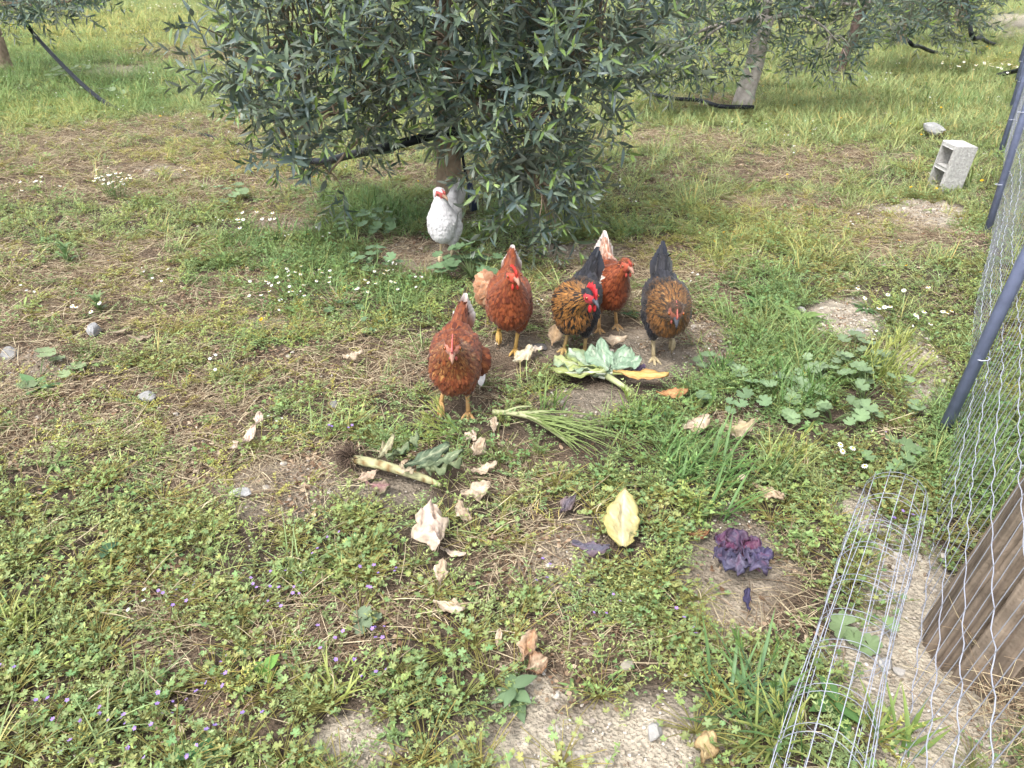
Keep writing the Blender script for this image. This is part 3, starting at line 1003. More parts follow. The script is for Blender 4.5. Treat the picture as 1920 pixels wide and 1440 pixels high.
    for k in order:
        r = rg[k]
        if r in ('neck',):
            t_ = np.clip((P[k] - hd) @ ndir / np.linalg.norm(n0 - hd), 0, 1)
            fl = ndir * (1 - .3 * t_) + np.array([-.25, 0, -.35]) * t_
            size_k = (.022 + .022 * t_, .012 + .008 * t_)
        elif r == 'head':
            fl = -hrot[:, 0] * 0.8 + ndir * 0.5; size_k = size[r]
        elif r == 'saddle':
            fl = td if P[k][2] > .27 + H0 else np.array([-1, 0, -.1]); size_k = size[r]
        else:
            fl = np.array(flow[r]); size_k = size[r]
        nn = Nn[k]
        fl = fl + rng.normal(size=3) * 0.10
        fl = fl - nn * fl.dot(nn)
        ln = np.linalg.norm(fl)
        if ln < 0.3: continue
        fl /= ln
        a = U(.13, .33) * sch.get('flat', 1.0)
        d = fl * math.cos(a) + nn * math.sin(a)
        y = np.cross(nn, d); y /= np.linalg.norm(y) + 1e-9
        z = np.cross(d, y)
        sc = U(.8, 1.2)
        L, Wd = size_k[0] * sc, size_k[1] * sc * sch.get('fine', 1.0)
        v = FSH[0] * np.array([L, Wd, (L + Wd) * .5])
        base = P[k] - d * L * .28 + nn * .0018
        vs.append(base + v[:, :1] * d + v[:, 1:2] * y + v[:, 2:] * z)
        fs.append(FSH[1] + off); off += len(v)
        cen, edge, shaft = sch[r]
        u1 = U(0, 1)
        if u1 < sch.get('speck', .12): cen = edge = shaft = np.asarray(edge) * .9
        elif u1 > .9: cen = shaft
        if 'patch' in sch and sch['patch'](P[k], r, U): cen = edge = shaft = sch['patchcol']
        k1 = U(.68, 1.3) if sch.get('speck', 1) else U(.88, 1.06)
        pal = np.clip(FSH[3] * .85 + (FSH[2] > .9) * .7, 0, 1)[:, None] * U(.4, 1)
        sh = (1 - FSH[3])[:, None] * U(0, .6)
        c = (np.asarray(cen) * (1 - sh) + np.asarray(shaft) * sh) * (1 - pal) + np.asarray(edge) * pal
        cs.append(c * k1)
    pl = link("plumage", make_mesh("plumage", np.concatenate(vs), np.concatenate(fs), np.concatenate(cs), M_FEATHER), root)
    tag(pl, kind="stuff")
    # ---- wings: long flight feathers along the lower edge
    for s in (1, -1):
        b = MB()
        for row, (nf, z0, L, Wd) in enumerate(((7, .215, .125, .03), (8, .243, .085, .028))):
            for k in range(nf):
                t = k / (nf - 1)
                x = .055 - .085 * t
                p = np.array([x, s * slim * (.0945 + .003 * row - .012 * abs(t - .4) + .0006 * k), z0 + H0 + .012 * t])
                d = np.array([-1, -s * .16, -.05 + .14 * t]); v = TSH[0] * np.array([L * (1 - .12 * abs(t - .5)), Wd, Wd])
                M = frame(d, (0, s, .25 - .1 * row), p)
                cen, edge, shaft = sch['wing']
                e = np.clip(TSH[3] * .7 + (TSH[2] > .9) * .5, 0, 1)[:, None]
                c = (np.asarray(cen) * (1 - e) + np.asarray(edge) * e) * U(.8, 1.2)
                b.add((v, TSH[1], c), M)
        b.build("wing", M_FEATHER, root)
    # ---- tail: separate folded feathers, a narrow tent
    tipc, basec = sch['tail']
    for k in range(12):
        s = 1 if k % 2 else -1
        j = k // 2
        L = tail_len * (1 - .07 * j)
        d = td + np.array([-.035 * j, s * (.02 + .028 * j), -.035 * j])
        p = tb + td * .035 + np.array([0, s * .007 * j, -.005 * j])
        M = frame(d, (0.5, s * (1.0 + .1 * j), .35), p)
        v = TSH[0] * np.array([L, .056, .04])
        t = (TSH[2] ** sch.get('tipk', 1.2))[:, None]
        c = (np.asarray(basec) * (1 - t) + np.asarray(tipc) * t) * U(.85, 1.1)
        MB().add((v, TSH[1], c), M).build("tail_feather", M_FEATHER, root)
    # ---- head gear
    hm = Matrix(hrot).to_4x4() @ Matrix.Scale(1.2, 4); hm.translation = Vector(hd)
    red = np.asarray(sch['comb'])
    b = MB()
    b.add(tube([(.026, 0, .002), (.040, 0, 0), (.052, 0, -.006), (.058, 0, -.012)], [.0098, .0078, .004, .001], 8, sch['beak']), hm)
    b.build("beak", M_SKIN, root)
    if comb > 0:
        # serrated blade
        nb = 9
        V2, F2 = [], []
        for i in range(nb):
            t = i / (nb - 1)
            x = .036 - .062 * t
            zt = .018 + comb * (.020 * math.sin(math.pi * (.12 + .8 * t)) + (.008 if i % 2 else 0))
            for yy, zz in ((-.004, .006 + .012 * math.sin(math.pi * t)), (.004, .006 + .012 * math.sin(math.pi * t)), (0.0012, zt), (-.0012, zt)):
                V2.append((x, yy, zz))
        for i in range(nb - 1):
            for j in range(4):
                a, c = i * 4 + j, i * 4 + (j + 1) % 4
                F2 += [(a, c, c + 4), (a, c + 4, a + 4)]
        F2 += [(0, 1, 2), (0, 2, 3), ((nb - 1) * 4, (nb - 1) * 4 + 2, (nb - 1) * 4 + 1), ((nb - 1) * 4, (nb - 1) * 4 + 3, (nb - 1) * 4 + 2)]
        V2 = np.array(V2)
        MB().add((V2, np.array(F2), const(len(V2), red)), hm).build("comb", M_SKIN, root)
        for s in (1, -1):
            k = .6 + .4 * comb
            MB().add(ellipsoid((.024, s * .009, -.026 - .006 * k), (.009 * k, .004, .013 * k), red, 10, 8), hm).build("wattle", M_SKIN, root)
    for s in (1, -1):
        eye = MB().add(ellipsoid((.012, s * .0225, .004), (.006, .004, .006), S(170, 90, 30, .5), 10, 8), hm).build("eye", M_EYE, root)
        MB().add(ellipsoid((.013, s * .0252, .004), (.0033, .0022, .0033), (.004, .004, .004), 8, 6), hm).build("pupil", M_EYE, eye)
    # ---- legs: shank, three toes forward, one back
    lc = np.asarray(sch['leg'])
    for (s, foot, lift, hock) in hocks:
        b = MB()
        f = np.array((foot[0], s * .046 + foot[1], .013 + lift))
        b.add(tube([hock + [0, 0, .01], hock, hock * .5 + f * .5 + [-.004, 0, 0], f], [.012, .0105, .0078, .009], 8, lc))
        for a, L in ((0.0, .062), (.55, .05), (-.55, .05), (math.pi - .15, .026)):
            dx, dy = math.cos(a), math.sin(a)
            if lift > .015:
                q = [f, f + np.array([dx * L * .45, dy * L * .3, -.012]), f + np.array([dx * L * .55, dy * L * .35, -.4 * L - .012]), f + np.array([dx * L * .45, dy * L * .3, -.8 * L - .012])]
            else:
                q = [f, f + np.array([dx * L * .4, dy * L * .4, -.001]), f + np.array([dx * L * .85, dy * L * .85, -.007]), f + np.array([dx * L * 1.08, dy * L * 1.08, -.012])]
            b.add(tube(q, [.0085, .0068, .0055, .0015], 7, lc * U(.9, 1.1)))
        b.build("leg", M_SKIN, root)
    rng = keep
    return root


def plain(c, e, s): return (np.asarray(c), np.asarray(e), np.asarray(s))


K = 0.44
RED, RED_D, RED_L = S(154, 76, 38, K), S(112, 48, 24, K), S(198, 122, 72, K)
CREAM = S(225, 205, 185, .75)
red_a = {r: plain(RED, RED_D, RED_L) for r in ('body', 'breast', 'belly', 'back', 'fluff', 'wing', 'thigh', 'saddle', 'neck', 'head')}
red_a['neck'] = plain(S(158, 82, 36, K), S(120, 52, 24, K), S(214, 156, 90, K))
red_a.update(tipk=3.5, face=S(206, 132, 112, .66), comb=S(218, 112, 106, .68), beak=S(196, 150, 128, .52), leg=S(224, 178, 118, .66), tail=(S(236, 228, 222, .62), S(150, 78, 42, K)))
red_b = dict(red_a)
for r in ('body', 'breast', 'belly', 'back', 'thigh', 'saddle', 'neck', 'wing'): red_b[r] = plain(S(164, 82, 40, K), S(136, 60, 28, K), S(190, 108, 60, K))
red_b['fluff'] = plain(S(205, 140, 96, K), S(222, 176, 140, K), S(190, 120, 80, K))
red_b.update(tipk=5.0, comb=S(206, 60, 50, .58), face=S(205, 84, 62, .7), leg=S(220, 178, 100, .66))
red_c = dict(red_a)
for r in ('body', 'breast', 'belly', 'neck'): red_c[r] = plain(S(160, 78, 36, K), S(130, 54, 24, K), S(190, 104, 54, K))
for r in ('back', 'saddle'): red_c[r] = plain(S(190, 120, 84, K), S(226, 196, 176, .55), S(170, 90, 54, K))
red_c['thigh'] = plain(S(190, 140, 100, K), S(200, 160, 120, K), S(180, 120, 80, K))
red_c.update(tipk=1.2, tail=(S(236, 224, 216, .62), S(216, 178, 156, .55)), patchcol=S(228, 214, 200, .6), face=S(176, 84, 60, .7), comb=S(170, 70, 56, .7),
             patch=lambda p, r, U: (p[1] < -.035 and p[0] > .0 and p[2] > .225 and p[0] < .13 and p[1] < -.02 - .3 * abs(p[2] - .27) and U(0, 1) < .8))
BLK, BLK2, GOLD = S(40, 40, 48, .6), S(20, 20, 25, .6), S(176, 116, 48, K)
GOLD_D = S(132, 86, 38, K)
blk_a = {r: plain(BLK, BLK2, S(48, 48, 56, .8)) for r in ('body', 'belly', 'back', 'fluff', 'wing', 'thigh', 'saddle', 'neck', 'head')}
blk_a['breast'] = plain(S(180, 116, 52, K), S(32, 24, 20, .6), S(206, 142, 72, K))
blk_a['body'] = plain(S(60, 46, 34, .8), S(26, 24, 24, .8), S(130, 90, 50, K))
blk_a['belly'] = plain(S(140, 90, 42, K), S(30, 24, 20, .8), S(150, 100, 50, K))
blk_a['neck'] = plain(S(188, 126, 56, K), S(40, 28, 20, .6), S(214, 152, 78, K))
blk_a.update(speck=.2, fine=.62, face=S(190, 60, 66, .7), comb=S(214, 50, 58, .58), beak=S(70, 72, 80, .8), leg=S(186, 158, 104, .7), tail=(S(44, 48, 60, .8), BLK2))
blk_b = dict(blk_a)
blk_b['breast'] = plain(S(140, 94, 46, K), S(70, 50, 32, .8), S(160, 106, 52, K))
blk_b['neck'] = plain(S(150, 98, 46, K), S(60, 44, 30, .8), S(186, 140, 84, K))
blk_b['head'] = plain(S(104, 70, 44, K), S(60, 44, 36, .8), S(110, 80, 50, K))
blk_b['belly'] = plain(S(118, 80, 42, K), S(60, 44, 30, .8), S(130, 90, 50, K))
blk_b['wing'] = plain(S(44, 42, 48, .8), S(30, 30, 34, .8), S(110, 90, 70, K))
blk_b.update(speck=.18, fine=.7, face=S(140, 84, 66, .7), comb=S(176, 96, 84, .7), leg=S(180, 164, 128, .7))
WH = S(240, 238, 238, .66)
white = {r: plain(WH, S(222, 218, 220, .62), WH) for r in ('body', 'breast', 'belly', 'back', 'fluff', 'wing', 'thigh', 'saddle', 'neck', 'head')}
white.update(speck=0, flat=.85, face=S(200, 96, 92, .6), comb=S(206, 104, 98, .6), beak=S(206, 168, 140, .5), leg=S(214, 196, 160, .75), tail=(WH, WH))

R_ = math.radians
HENS = [
    ("red-brown hen walking in front with one foot lifted and a white tail tip", G(857, 782), R_(-91), .97, red_a, (.170, .012, .372), (1, .02, -.62), [(1, (.02, .0), 0.0), (-1, (.03, -.01), .05)], (-.64, .18, .74), .45, -.006, 21, .12, 0.0, 1.0, [((-.085, .085, .185), (.05, .04, .055))]),
    ("ginger hen with a red comb standing on one leg beside the mallow", G(955, 664), R_(-90), 1.01, red_b, (.135, .015, .395), (1, .40, -.15), [(1, (.02, -.02), 0.0), (-1, (-.06, 0), .05)], (-.62, .10, .76), .75, .0, 22, .105, 0.03, .96, [((-.10, -.105, .245), (.055, .045, .075))]),
    ("black and gold hen with a tall scarlet comb turning her head by the cabbage", G(1078, 664), R_(-108), 1.02, blk_a, (.150, .085, .325), (.75, .75, -.25), [(1, (.02, 0), 0.0), (-1, (.01, 0), 0.0)], (-.80, .10, .58), 1.35, -.012, 23, .14, 0.0, .94, []),
    ("red-brown hen with a pinkish white tail and a white shoulder streak, behind the others", G(1138, 610), R_(-88), .98, red_c, (.14, .045, .365), (1, .40, -.12), [(1, (.0, 0), 0.0), (-1, (.05, 0), 0.0)], (-.62, 0, .78), .3, -.01, 24, .125, 0.0, .9, []),
    ("black hen with a tan breast lowering her head, farthest from the white hen", G(1240, 668), R_(-93), 1.05, blk_b, (.192, .005, .292), (1, .05, -.85), [(-1, (.03, .01), 0.0), (1, (-.06, 0), .05)], (-.68, 0, .72), .35, -.002, 25, .14, 0.02, .97, []),
    ("white hen looking sideways in front of the big olive trunk", G(838, 494), R_(-98), 1.0, white, (.105, .0, .435), (.55, .8, -.22), [(1, (.02, -.03), 0.0), (-1, (-.05, 0), .03)], (-.45, .26, .86), .3, .018, 26, .125, 0.0, .86, []),
]
for (lb, p, hdg, sc, sch, hd_, lk_, lg, tdir, cmb, up, sd_, tl, fl_, sl_, pf_) in HENS:
    hen(lb, p, hdg, sc, sch, hd_, lk_, lg, tdir, cmb, up, sd_, tl, fl_, sl_, pf_)
    CLEAR.append((p[0], p[1] - .04, 0.17))

# ------------------------------------------------------------------ fallen leaves, stalks and kitchen greens
def sheet(L, W, c, c2, ruffle=0.1, crumple=0.1, curl=0.2, fold=0.15, seed=0, nu=20, nv=15, blunt=True, rib=None, jag=0.0, neck=.12, spots=0.0):
    """broad leaf along +X with a crumpled blade; c along the ribs, c2 at the rim"""
    g = np.random.default_rng(seed)
    ph = g.uniform(0, 20, 8)
    t = np.repeat(np.linspace(0, 1, nu), nv); v = np.tile(np.linspace(-1, 1, nv), nu)
    if blunt:
        w = np.sqrt(np.maximum(1 - t ** 3.2, 0.0)) * (neck + (1 - neck) * sstep(.08, .5, t))
    else:
        w = np.sin(np.pi * np.clip(t, .02, .995) ** .85) ** .85
    edge = np.abs(v) ** 2
    out_n = fbm(t * 4 + ph[0], np.sign(v) * 3 + ph[1], seed + 3, 4) - .5
    tear = np.maximum(vnoise(t * 9 + ph[6], np.sign(v) * 5 + ph[7], seed + 5) - .72, 0) * 2.2
    w = W * .5 * np.maximum(w, .05) * (1 + jag * 1.3 * out_n * edge - jag * tear * edge)
    x = L * t + jag * L * .12 * (fbm(v * 3 + ph[2], t * 2, seed + 4, 3) - .5) * sstep(.6, 1, t)
    y = v * w
    z = fold * np.abs(v) * w + curl * L * (t - .35) ** 2 * 1.2 - curl * W * v * v * .4
    z = z + ruffle * W * edge * (np.sin(t * 15 + v * 2 + ph[1]) + .6 * np.sin(t * 31 - v * 3 + ph[3])) * .8
    z = z + crumple * W * (fbm(t * 4.5 + ph[2], v * 2.6 + ph[3], seed, 4) - .5) * 1.2
    z = z + crumple * W * .35 * (np.abs(fbm(t * 11 + ph[4], v * 6 + ph[5], seed + 9, 2) - .5) * 2 - .3)
    y = y + crumple * W * .3 * (fbm(t * 3 + ph[4], v + ph[5], seed + 11, 2) - .5)
    vein = np.clip(1 - np.abs(v) * 6, 0, 1) * .9 + .5 * np.clip(np.sin(t * 26 - np.abs(v) * 8), 0, 1) ** 6 * (np.abs(v) < .85)
    k = (np.abs(v) ** 1.5)[:, None]
    C = np.asarray(c) * (1 - k) + np.asarray(c2) * k
    if rib is not None:
        q = np.clip(vein, 0, 1)[:, None] * .7
        C = C * (1 - q) + np.asarray(rib) * q
    C = C * g.uniform(.86, 1.12, (len(t), 1))
    if spots:
        sp = sstep(.55, .75, fbm(t * 7 + ph[6], v * 4 + ph[7], seed + 13, 3))[:, None] * spots
        C = C * (1 - sp) + C * np.array([.62, .5, .4]) * sp
    V = np.stack([x, y, z], 1)
    I = np.arange(nu * nv).reshape(nu, nv)
    a, b, c_, d = I[:-1, :-1].ravel(), I[1:, :-1].ravel(), I[1:, 1:].ravel(), I[:-1, 1:].ravel()
    F = np.concatenate([np.stack([a, b, c_], 1), np.stack([a, c_, d], 1)])
    V[:, 2] -= V[:, 2].min()
    return V, F, C


def thick(o, t=0.0012):
    m = o.modifiers.new("blade", 'SOLIDIFY'); m.thickness = t; m.offset = 0
    return o


BEIGE, BEIGE2, PINKISH = S(222, 204, 180, .68), S(200, 178, 152, .64), S(230, 206, 190, .7)
DRY_GROUP = "dry beige leaves scattered on the weeds"


def dry_leaf(px, py, L, W, rot, label, c=BEIGE, c2=BEIGE2, tilt=0.0, rollx=0.0, seed=0, name="dry_leaf", cat="leaf", group=DRY_GROUP, rib=None, lift=0.015, stalk=False, **kw):
    x, y = G(px, py)
    L, W = L * .87, W * .87
    args = dict(ruffle=.14, crumple=.55, curl=.35, fold=.1, jag=.8, spots=.35)
    args.update(kw)
    sh = sheet(L, W, c, c2, seed=seed + 7, rib=rib if rib is not None else np.asarray(c) * 1.15, **args)
    sh = (sh[0] - np.array([L / 2, 0, 0]), sh[1], sh[2])
    o = thick(MB().add(sh).build(name, M_DRYLEAF))
    o.location = (x, y, hz(x, y) + lift + (abs(math.sin(tilt)) * L / 2) + abs(math.sin(rollx)) * W * .4)
    o.rotation_euler = (rollx, -tilt, rot)
    if stalk:
        MB().add(tube([(-L * .5, 0, .005), (-L * .8, .01, .006), (-L * 1.05, .03, .0)], [.006, .006, .005], 7, np.asarray(c) * 1.05)).build("leaf_stalk", M_DRYLEAF, o)
    clear_at(px, py, max(L, W) * .5)
    return tag(o, label, cat, group)


dry_leaf(806, 1030, .15, .12, 1.9, "pale pinkish dry cabbage leaf curled up with its thick stalk showing", PINKISH, BEIGE, .35, .15, 1, "cabbage_leaf", group=None, stalk=False, curl=.7, rib=S(236, 214, 196, .75))
dry_leaf(850, 1048, .10, .028, -.5, "pale curved stalk piece beside the pinkish curled leaf", S(214, 196, 176, .7), BEIGE, 0, 0, 2, "leaf_stalk_piece", curl=.4, jag=.1, group=None)
dry_leaf(893, 948, .11, .085, .3, "crumpled beige leaf just below the cut green stalk's tip", BEIGE, BEIGE2, .1, .3, 3)
dry_leaf(905, 899, .12, .055, .1, "long tattered beige leaf lying above the crumpled round one", BEIGE, BEIGE2, .1, 0, 4)
dry_leaf(868, 985, .09, .06, 2.2, "brownish beige scrap above the pinkish curled leaf", BEIGE2, BEIGE, .2, .2, 5)
dry_leaf(880, 838, .06, .05, .8, "small pale scrap near the walking hen's feet", PINKISH, BEIGE, .1, .2, 6)
dry_leaf(925, 822, .07, .035, 1.7, "narrow tan leaf at the base of the bolted stem", BEIGE2, BEIGE, .3, .2, 7)
dry_leaf(895, 862, .08, .07, 1.1, "ragged tan leaf in the middle of the leaf pile", BEIGE2, BEIGE, .2, .4, 8)
dry_leaf(828, 1090, .08, .05, 1.5, "torn upright tan leaf below the pinkish curled one", BEIGE2, BEIGE, .5, .1, 9)
dry_leaf(845, 1152, .11, .05, -.5, "tan leaf half buried in weeds, lowest of the torn ones", BEIGE, BEIGE2, .1, .2, 10)
dry_leaf(470, 840, .10, .05, 1.1, "papery pink leaf on a dry stem in the straw", PINKISH, BEIGE, .4, .3, 11)
dry_leaf(488, 803, .06, .04, 1.4, "upper papery pink scrap on the dry stem", PINKISH, BEIGE, .5, .2, 12)
dry_leaf(443, 850, .05, .035, .6, "small folded pink scrap lowest on the dry stem", PINKISH, BEIGE, .3, .3, 13)
dry_leaf(665, 685, .10, .07, .2, "star-shaped beige leaf on straw to the side of the walking hen", BEIGE, BEIGE2, .05, .1, 14, jag=1.6)
dry_leaf(978, 690, .15, .085, .9, "cream cabbage leaf piece lying before the ginger hen", S(228, 218, 190, .72), S(214, 196, 160, .7), .1, .25, 15, group=None, name="cabbage_leaf", rib=S(240, 232, 214, .75), crumple=.2, jag=.2)
dry_leaf(1006, 676, .08, .05, -.4, "whitish torn leaf bit touching the grey stone", S(226, 214, 200, .72), BEIGE, .2, .2, 16)
dry_leaf(1041, 655, .13, .085, 1.15, "tan leaf propped upright behind the black and gold hen's leg", S(204, 172, 134, .68), BEIGE2, .75, .15, 17, jag=.15, crumple=.15, curl=.15)
dry_leaf(1152, 655, .14, .06, -.3, "crumpled pale leaf behind the green cabbage", BEIGE, BEIGE2, .1, .5, 18)
dry_leaf(1440, 942, .15, .055, -1.05, "long beige leaf with a green weed growing over it", S(210, 186, 156, .7), BEIGE2, .1, .3, 19)
dry_leaf(1300, 818, .12, .08, .3, "crumpled grey-beige leaf, left of two above the tall grass", BEIGE, BEIGE2, .15, .4, 20)
dry_leaf(1385, 828, .13, .085, -.4, "curled straw-coloured leaf, right of two above the tall grass", S(206, 188, 150, .68), BEIGE, .2, .5, 21, curl=.9)
dry_leaf(1308, 1020, .07, .035, 0.0, "brown dead leaf beside the purple cabbage", S(150, 110, 80, .62), S(120, 86, 62, .6), .1, .2, 22)
dry_leaf(985, 1232, .09, .06, 1.2, "brown curled leaf above the bare pale soil", S(190, 150, 116, .66), BEIGE2, .4, .4, 23)
dry_leaf(1005, 1258, .07, .06, .4, "small brown leaf touching the curled one above the soil", BEIGE2, S(150, 112, 84, .62), .2, .5, 24)
dry_leaf(935, 1212, .06, .022, 1.5, "narrow pale bark-like strip in the weeds above the soil", S(214, 190, 162, .7), BEIGE, .3, .1, 25)
dry_leaf(1388, 908, .035, .028, 1.0, "tiny pinkish scrap above the long beige leaf", PINKISH, BEIGE, .3, .2, 26)
dry_leaf(265, 640, .16, .05, -.25, "flat grey-brown corn husk strip on the straw", S(176, 160, 138, .66), S(150, 134, 112, .64), 0, .1, 27, crumple=.1, jag=.2)
dry_leaf(225, 628, .12, .03, .35, "narrow grey husk strip crossing the wide one on the straw", S(184, 170, 146, .66), S(150, 134, 112, .64), 0, .1, 28, crumple=.1, jag=.2)
dry_leaf(1318, 1425, .08, .06, 1.2, "yellowish round dead leaf at the bottom edge on pale soil", S(214, 192, 146, .62), S(190, 160, 116, .58), .15, .2, 29, jag=.15)
dry_leaf(1060, 968, .09, .05, .9, "grey-purple withered leaf lying left of the yellow leaf", S(120, 112, 122, .6), S(150, 130, 126, .6), .2, .4, 30, group="withered purple cabbage leaves")
dry_leaf(1108, 1052, .13, .06, -.45, "dark grey-purple wilted leaf at the yellow leaf's foot", S(118, 116, 132, .6), S(140, 116, 124, .6), .1, .2, 31, group="withered purple cabbage leaves")
dry_leaf(1195, 705, .07, .04, .3, "small lilac cabbage leaf beside the green cabbage", S(150, 130, 158, .62), S(120, 104, 140, .6), .1, .3, 32, group="withered purple cabbage leaves")
dry_leaf(1395, 1140, .07, .03, 1.5, "folded dark purple leaf below the purple cabbage", S(92, 88, 122, .55), S(76, 70, 100, .5), .3, .5, 33, group="withered purple cabbage leaves")
dry_leaf(1258, 752, .14, .06, -.12, "brownish dry leaf end lying past the green cabbage", S(206, 160, 112, .66), S(190, 140, 100, .64), .05, .3, 34, curl=.3)
dry_leaf(715, 935, .1, .06, -.3, "dull pink and green wilted leaf under the cut stalk", S(170, 130, 130, .62), S(140, 140, 110, .6), .1, .3, 35)
dry_leaf(690, 915, .09, .05, .3, "pale tan wilted leaf under the root end of the stalk", S(206, 182, 160, .68), BEIGE2, .2, .3, 36)
dry_leaf(940, 640 + 620, .03, .02, .3, "tiny tan flake on the soil edge", BEIGE, BEIGE2, .1, .1, 37)
# upright yellow leaf
yl = dry_leaf(1163, 1012, .215, .13, 1.45, "large yellow cabbage leaf propped up with its tip raised", S(222, 208, 160, .6), S(206, 194, 124, .58), .42, .25, 40, "yellow_leaf", group=None, crumple=.16, ruffle=.05, jag=.45, curl=.16, rib=S(240, 234, 200, .72), lift=.02, blunt=False, spots=.15)

# green cabbage leaves torn off at the stem
def leaf_cluster(px, py, specs, name, label, cat, stem, rot=0.0, seed=0, mat=M_LEAF, rag=.25, wrinkle=.36):
    x, y = G(px, py)
    root = tag(empty(name, (x, y, hz(x, y) + .015), rot), label, cat)
    for k, (a, el, L, W, c, c2, rib) in enumerate(specs):
        sh = sheet(L, W * 1.08, c, c2, ruffle=.08, crumple=wrinkle, curl=.12, fold=.08, seed=seed + k, rib=rib, jag=rag)
        o = thick(MB().add(sh).build("leaf", mat, root))
        o.rotation_euler = (U(-.25, .25), -el, a)
        o.location = (math.cos(a) * .015, math.sin(a) * .015, .012 + .004 * k)
        MB().add(tube([(0, 0, .003), (L * .3, 0, .008), (L * .75, 0, .006)], [.007, .005, .002], 7, rib)).build("midrib", mat, o)
    if stem is not None:
        MB().add(tube(stem[0], stem[1], 9, stem[2])).build("stem", mat, root)
    clear_at(px, py, .16)
    return root


CG, CG2, CR = S(172, 196, 168, .64), S(146, 178, 146, .62), S(222, 228, 206, .72)
CY, CY2 = S(196, 204, 130, .66), S(170, 184, 110, .64)
leaf_cluster(1140, 728, [
    (2.8, .04, .22, .13, CY, CG, CR), (2.35, .12, .21, .12, CG, CY2, CR), (1.7, .5, .18, .07, CG2, CG, CR), (1.95, .2, .17, .10, CG, CG2, CR), (1.0, .18, .17, .10, CG, CG2, CR), (.6, .08, .15, .09, CG2, CG, CR), (3.15, .0, .22, .07, CY, CY2, CR), (-.25, .02, .22, .06, S(214, 186, 110, .66), S(206, 150, 90, .64), CY)],
    "cabbage", "green cabbage leaves torn off and wilting on the ground before the hens", "cabbage",
    ([(-.01, .02, .02), (.03, -.03, .015), (.07, -.085, .008)], [.014, .012, .010], S(206, 214, 160, .7)), 0.0, 60)
PUR, PUR2, PURR = S(104, 92, 122, .55), S(88, 86, 116, .52), S(146, 104, 130, .55)
leaf_cluster(1382, 1065, [
    (.3, .2, .07, .07, S(132, 72, 104, .55), PUR, PURR), (1.3, .25, .075, .07, PUR, S(108, 76, 98, .5), PURR), (2.3, .2, .07, .065, S(132, 72, 108, .55), PUR, PURR), (3.3, .1, .075, .07, PUR2, PUR, PURR),
    (4.2, .05, .08, .08, S(130, 124, 150, .6), PUR2, PURR), (4.9, .12, .10, .08, PUR2, S(120, 110, 140, .6), PURR), (5.6, .08, .075, .075, S(100, 90, 130, .6), PUR2, PURR)],
    "purple_cabbage", "small purple cabbage rosette lying on bare soil", "cabbage", None, 0.2, 80, M_LEAF, .9, .6)

# pulled stalk with its root ball
x, y = G(745, 905)
st = tag(empty("cabbage_stalk", (x, y, hz(x, y) + .03)), "pulled cabbage stalk with a brown root ball and wilted leaves", "stalk")
a0, a1 = np.array(gp(662, 886)) - [x, y, 0], np.array(gp(828, 934)) - [x, y, 0]
SK, SK2 = S(204, 202, 156, .62), S(176, 182, 110, .66)
V, F, C = tube(smooth_path([a0 + [0, 0, .02], a0 * .6 + a1 * .4 + [0, 0, .028], a0 * .2 + a1 * .8 + [0, .004, .02], a1 + [0, 0, .012]], 24), np.interp(np.linspace(0, 1, 25), [0, .2, .7, 1], [.014, .017, .013, .005]), 12, SK)
ring = (np.sin(V[:, 0] * 210) > .75)
C[ring] = S(150, 120, 80, .62)
MB().add((V, F, C)).build("stem", M_DRYLEAF, st)
b = MB()
for k in range(170):
    d = np.array([U(-1.3, .35), U(-.9, .9), U(-.5, .9)]); d /= np.linalg.norm(d)
    L = U(.03, .085)
    p = a0 + [0, 0, .03]
    b.add(tube([p, p + d * L * .5 + [U(-.01, .01), U(-.01, .01), U(-.01, .01)], p + d * L + [U(-.02, .02), U(-.02, .02), -.012]], [.0028, .0016, .0006], 4, S(122, 104, 90, .55) * U(.7, 1.4), cap=False))
tag(b.build("root_ball", M_DRYLEAF, st), kind="stuff")
for k, (t, a, L, W, c, c2) in enumerate([(.45, .75, .14, .05, S(150, 160, 120, .6), S(110, 130, 96, .58)), (.6, .5, .16, .06, S(120, 138, 110, .58), S(100, 118, 96, .56)), (.75, .35, .16, .05, S(140, 156, 120, .6), S(112, 128, 100, .58)),
                                         (.85, .1, .12, .05, S(140, 150, 110, .6), S(120, 134, 100, .58)), (.3, 1.2, .12, .035, S(190, 186, 150, .66), S(160, 150, 120, .62)), (.55, -.9, .08, .03, S(190, 180, 150, .64), BEIGE2)]):
    o = thick(MB().add(sheet(L, W, c, c2, ruffle=.3, crumple=.6, curl=.3, seed=200 + k, jag=.5, rib=S(200, 204, 170, .66))).build("wilted_leaf", M_DRYLEAF, st))
    o.location = tuple(a0 * (1 - t) + a1 * t + [0, 0, .03]); o.rotation_euler = (U(-.5, .5), -.1, a)
clear_at(700, 895, .13); clear_at(790, 915, .13)

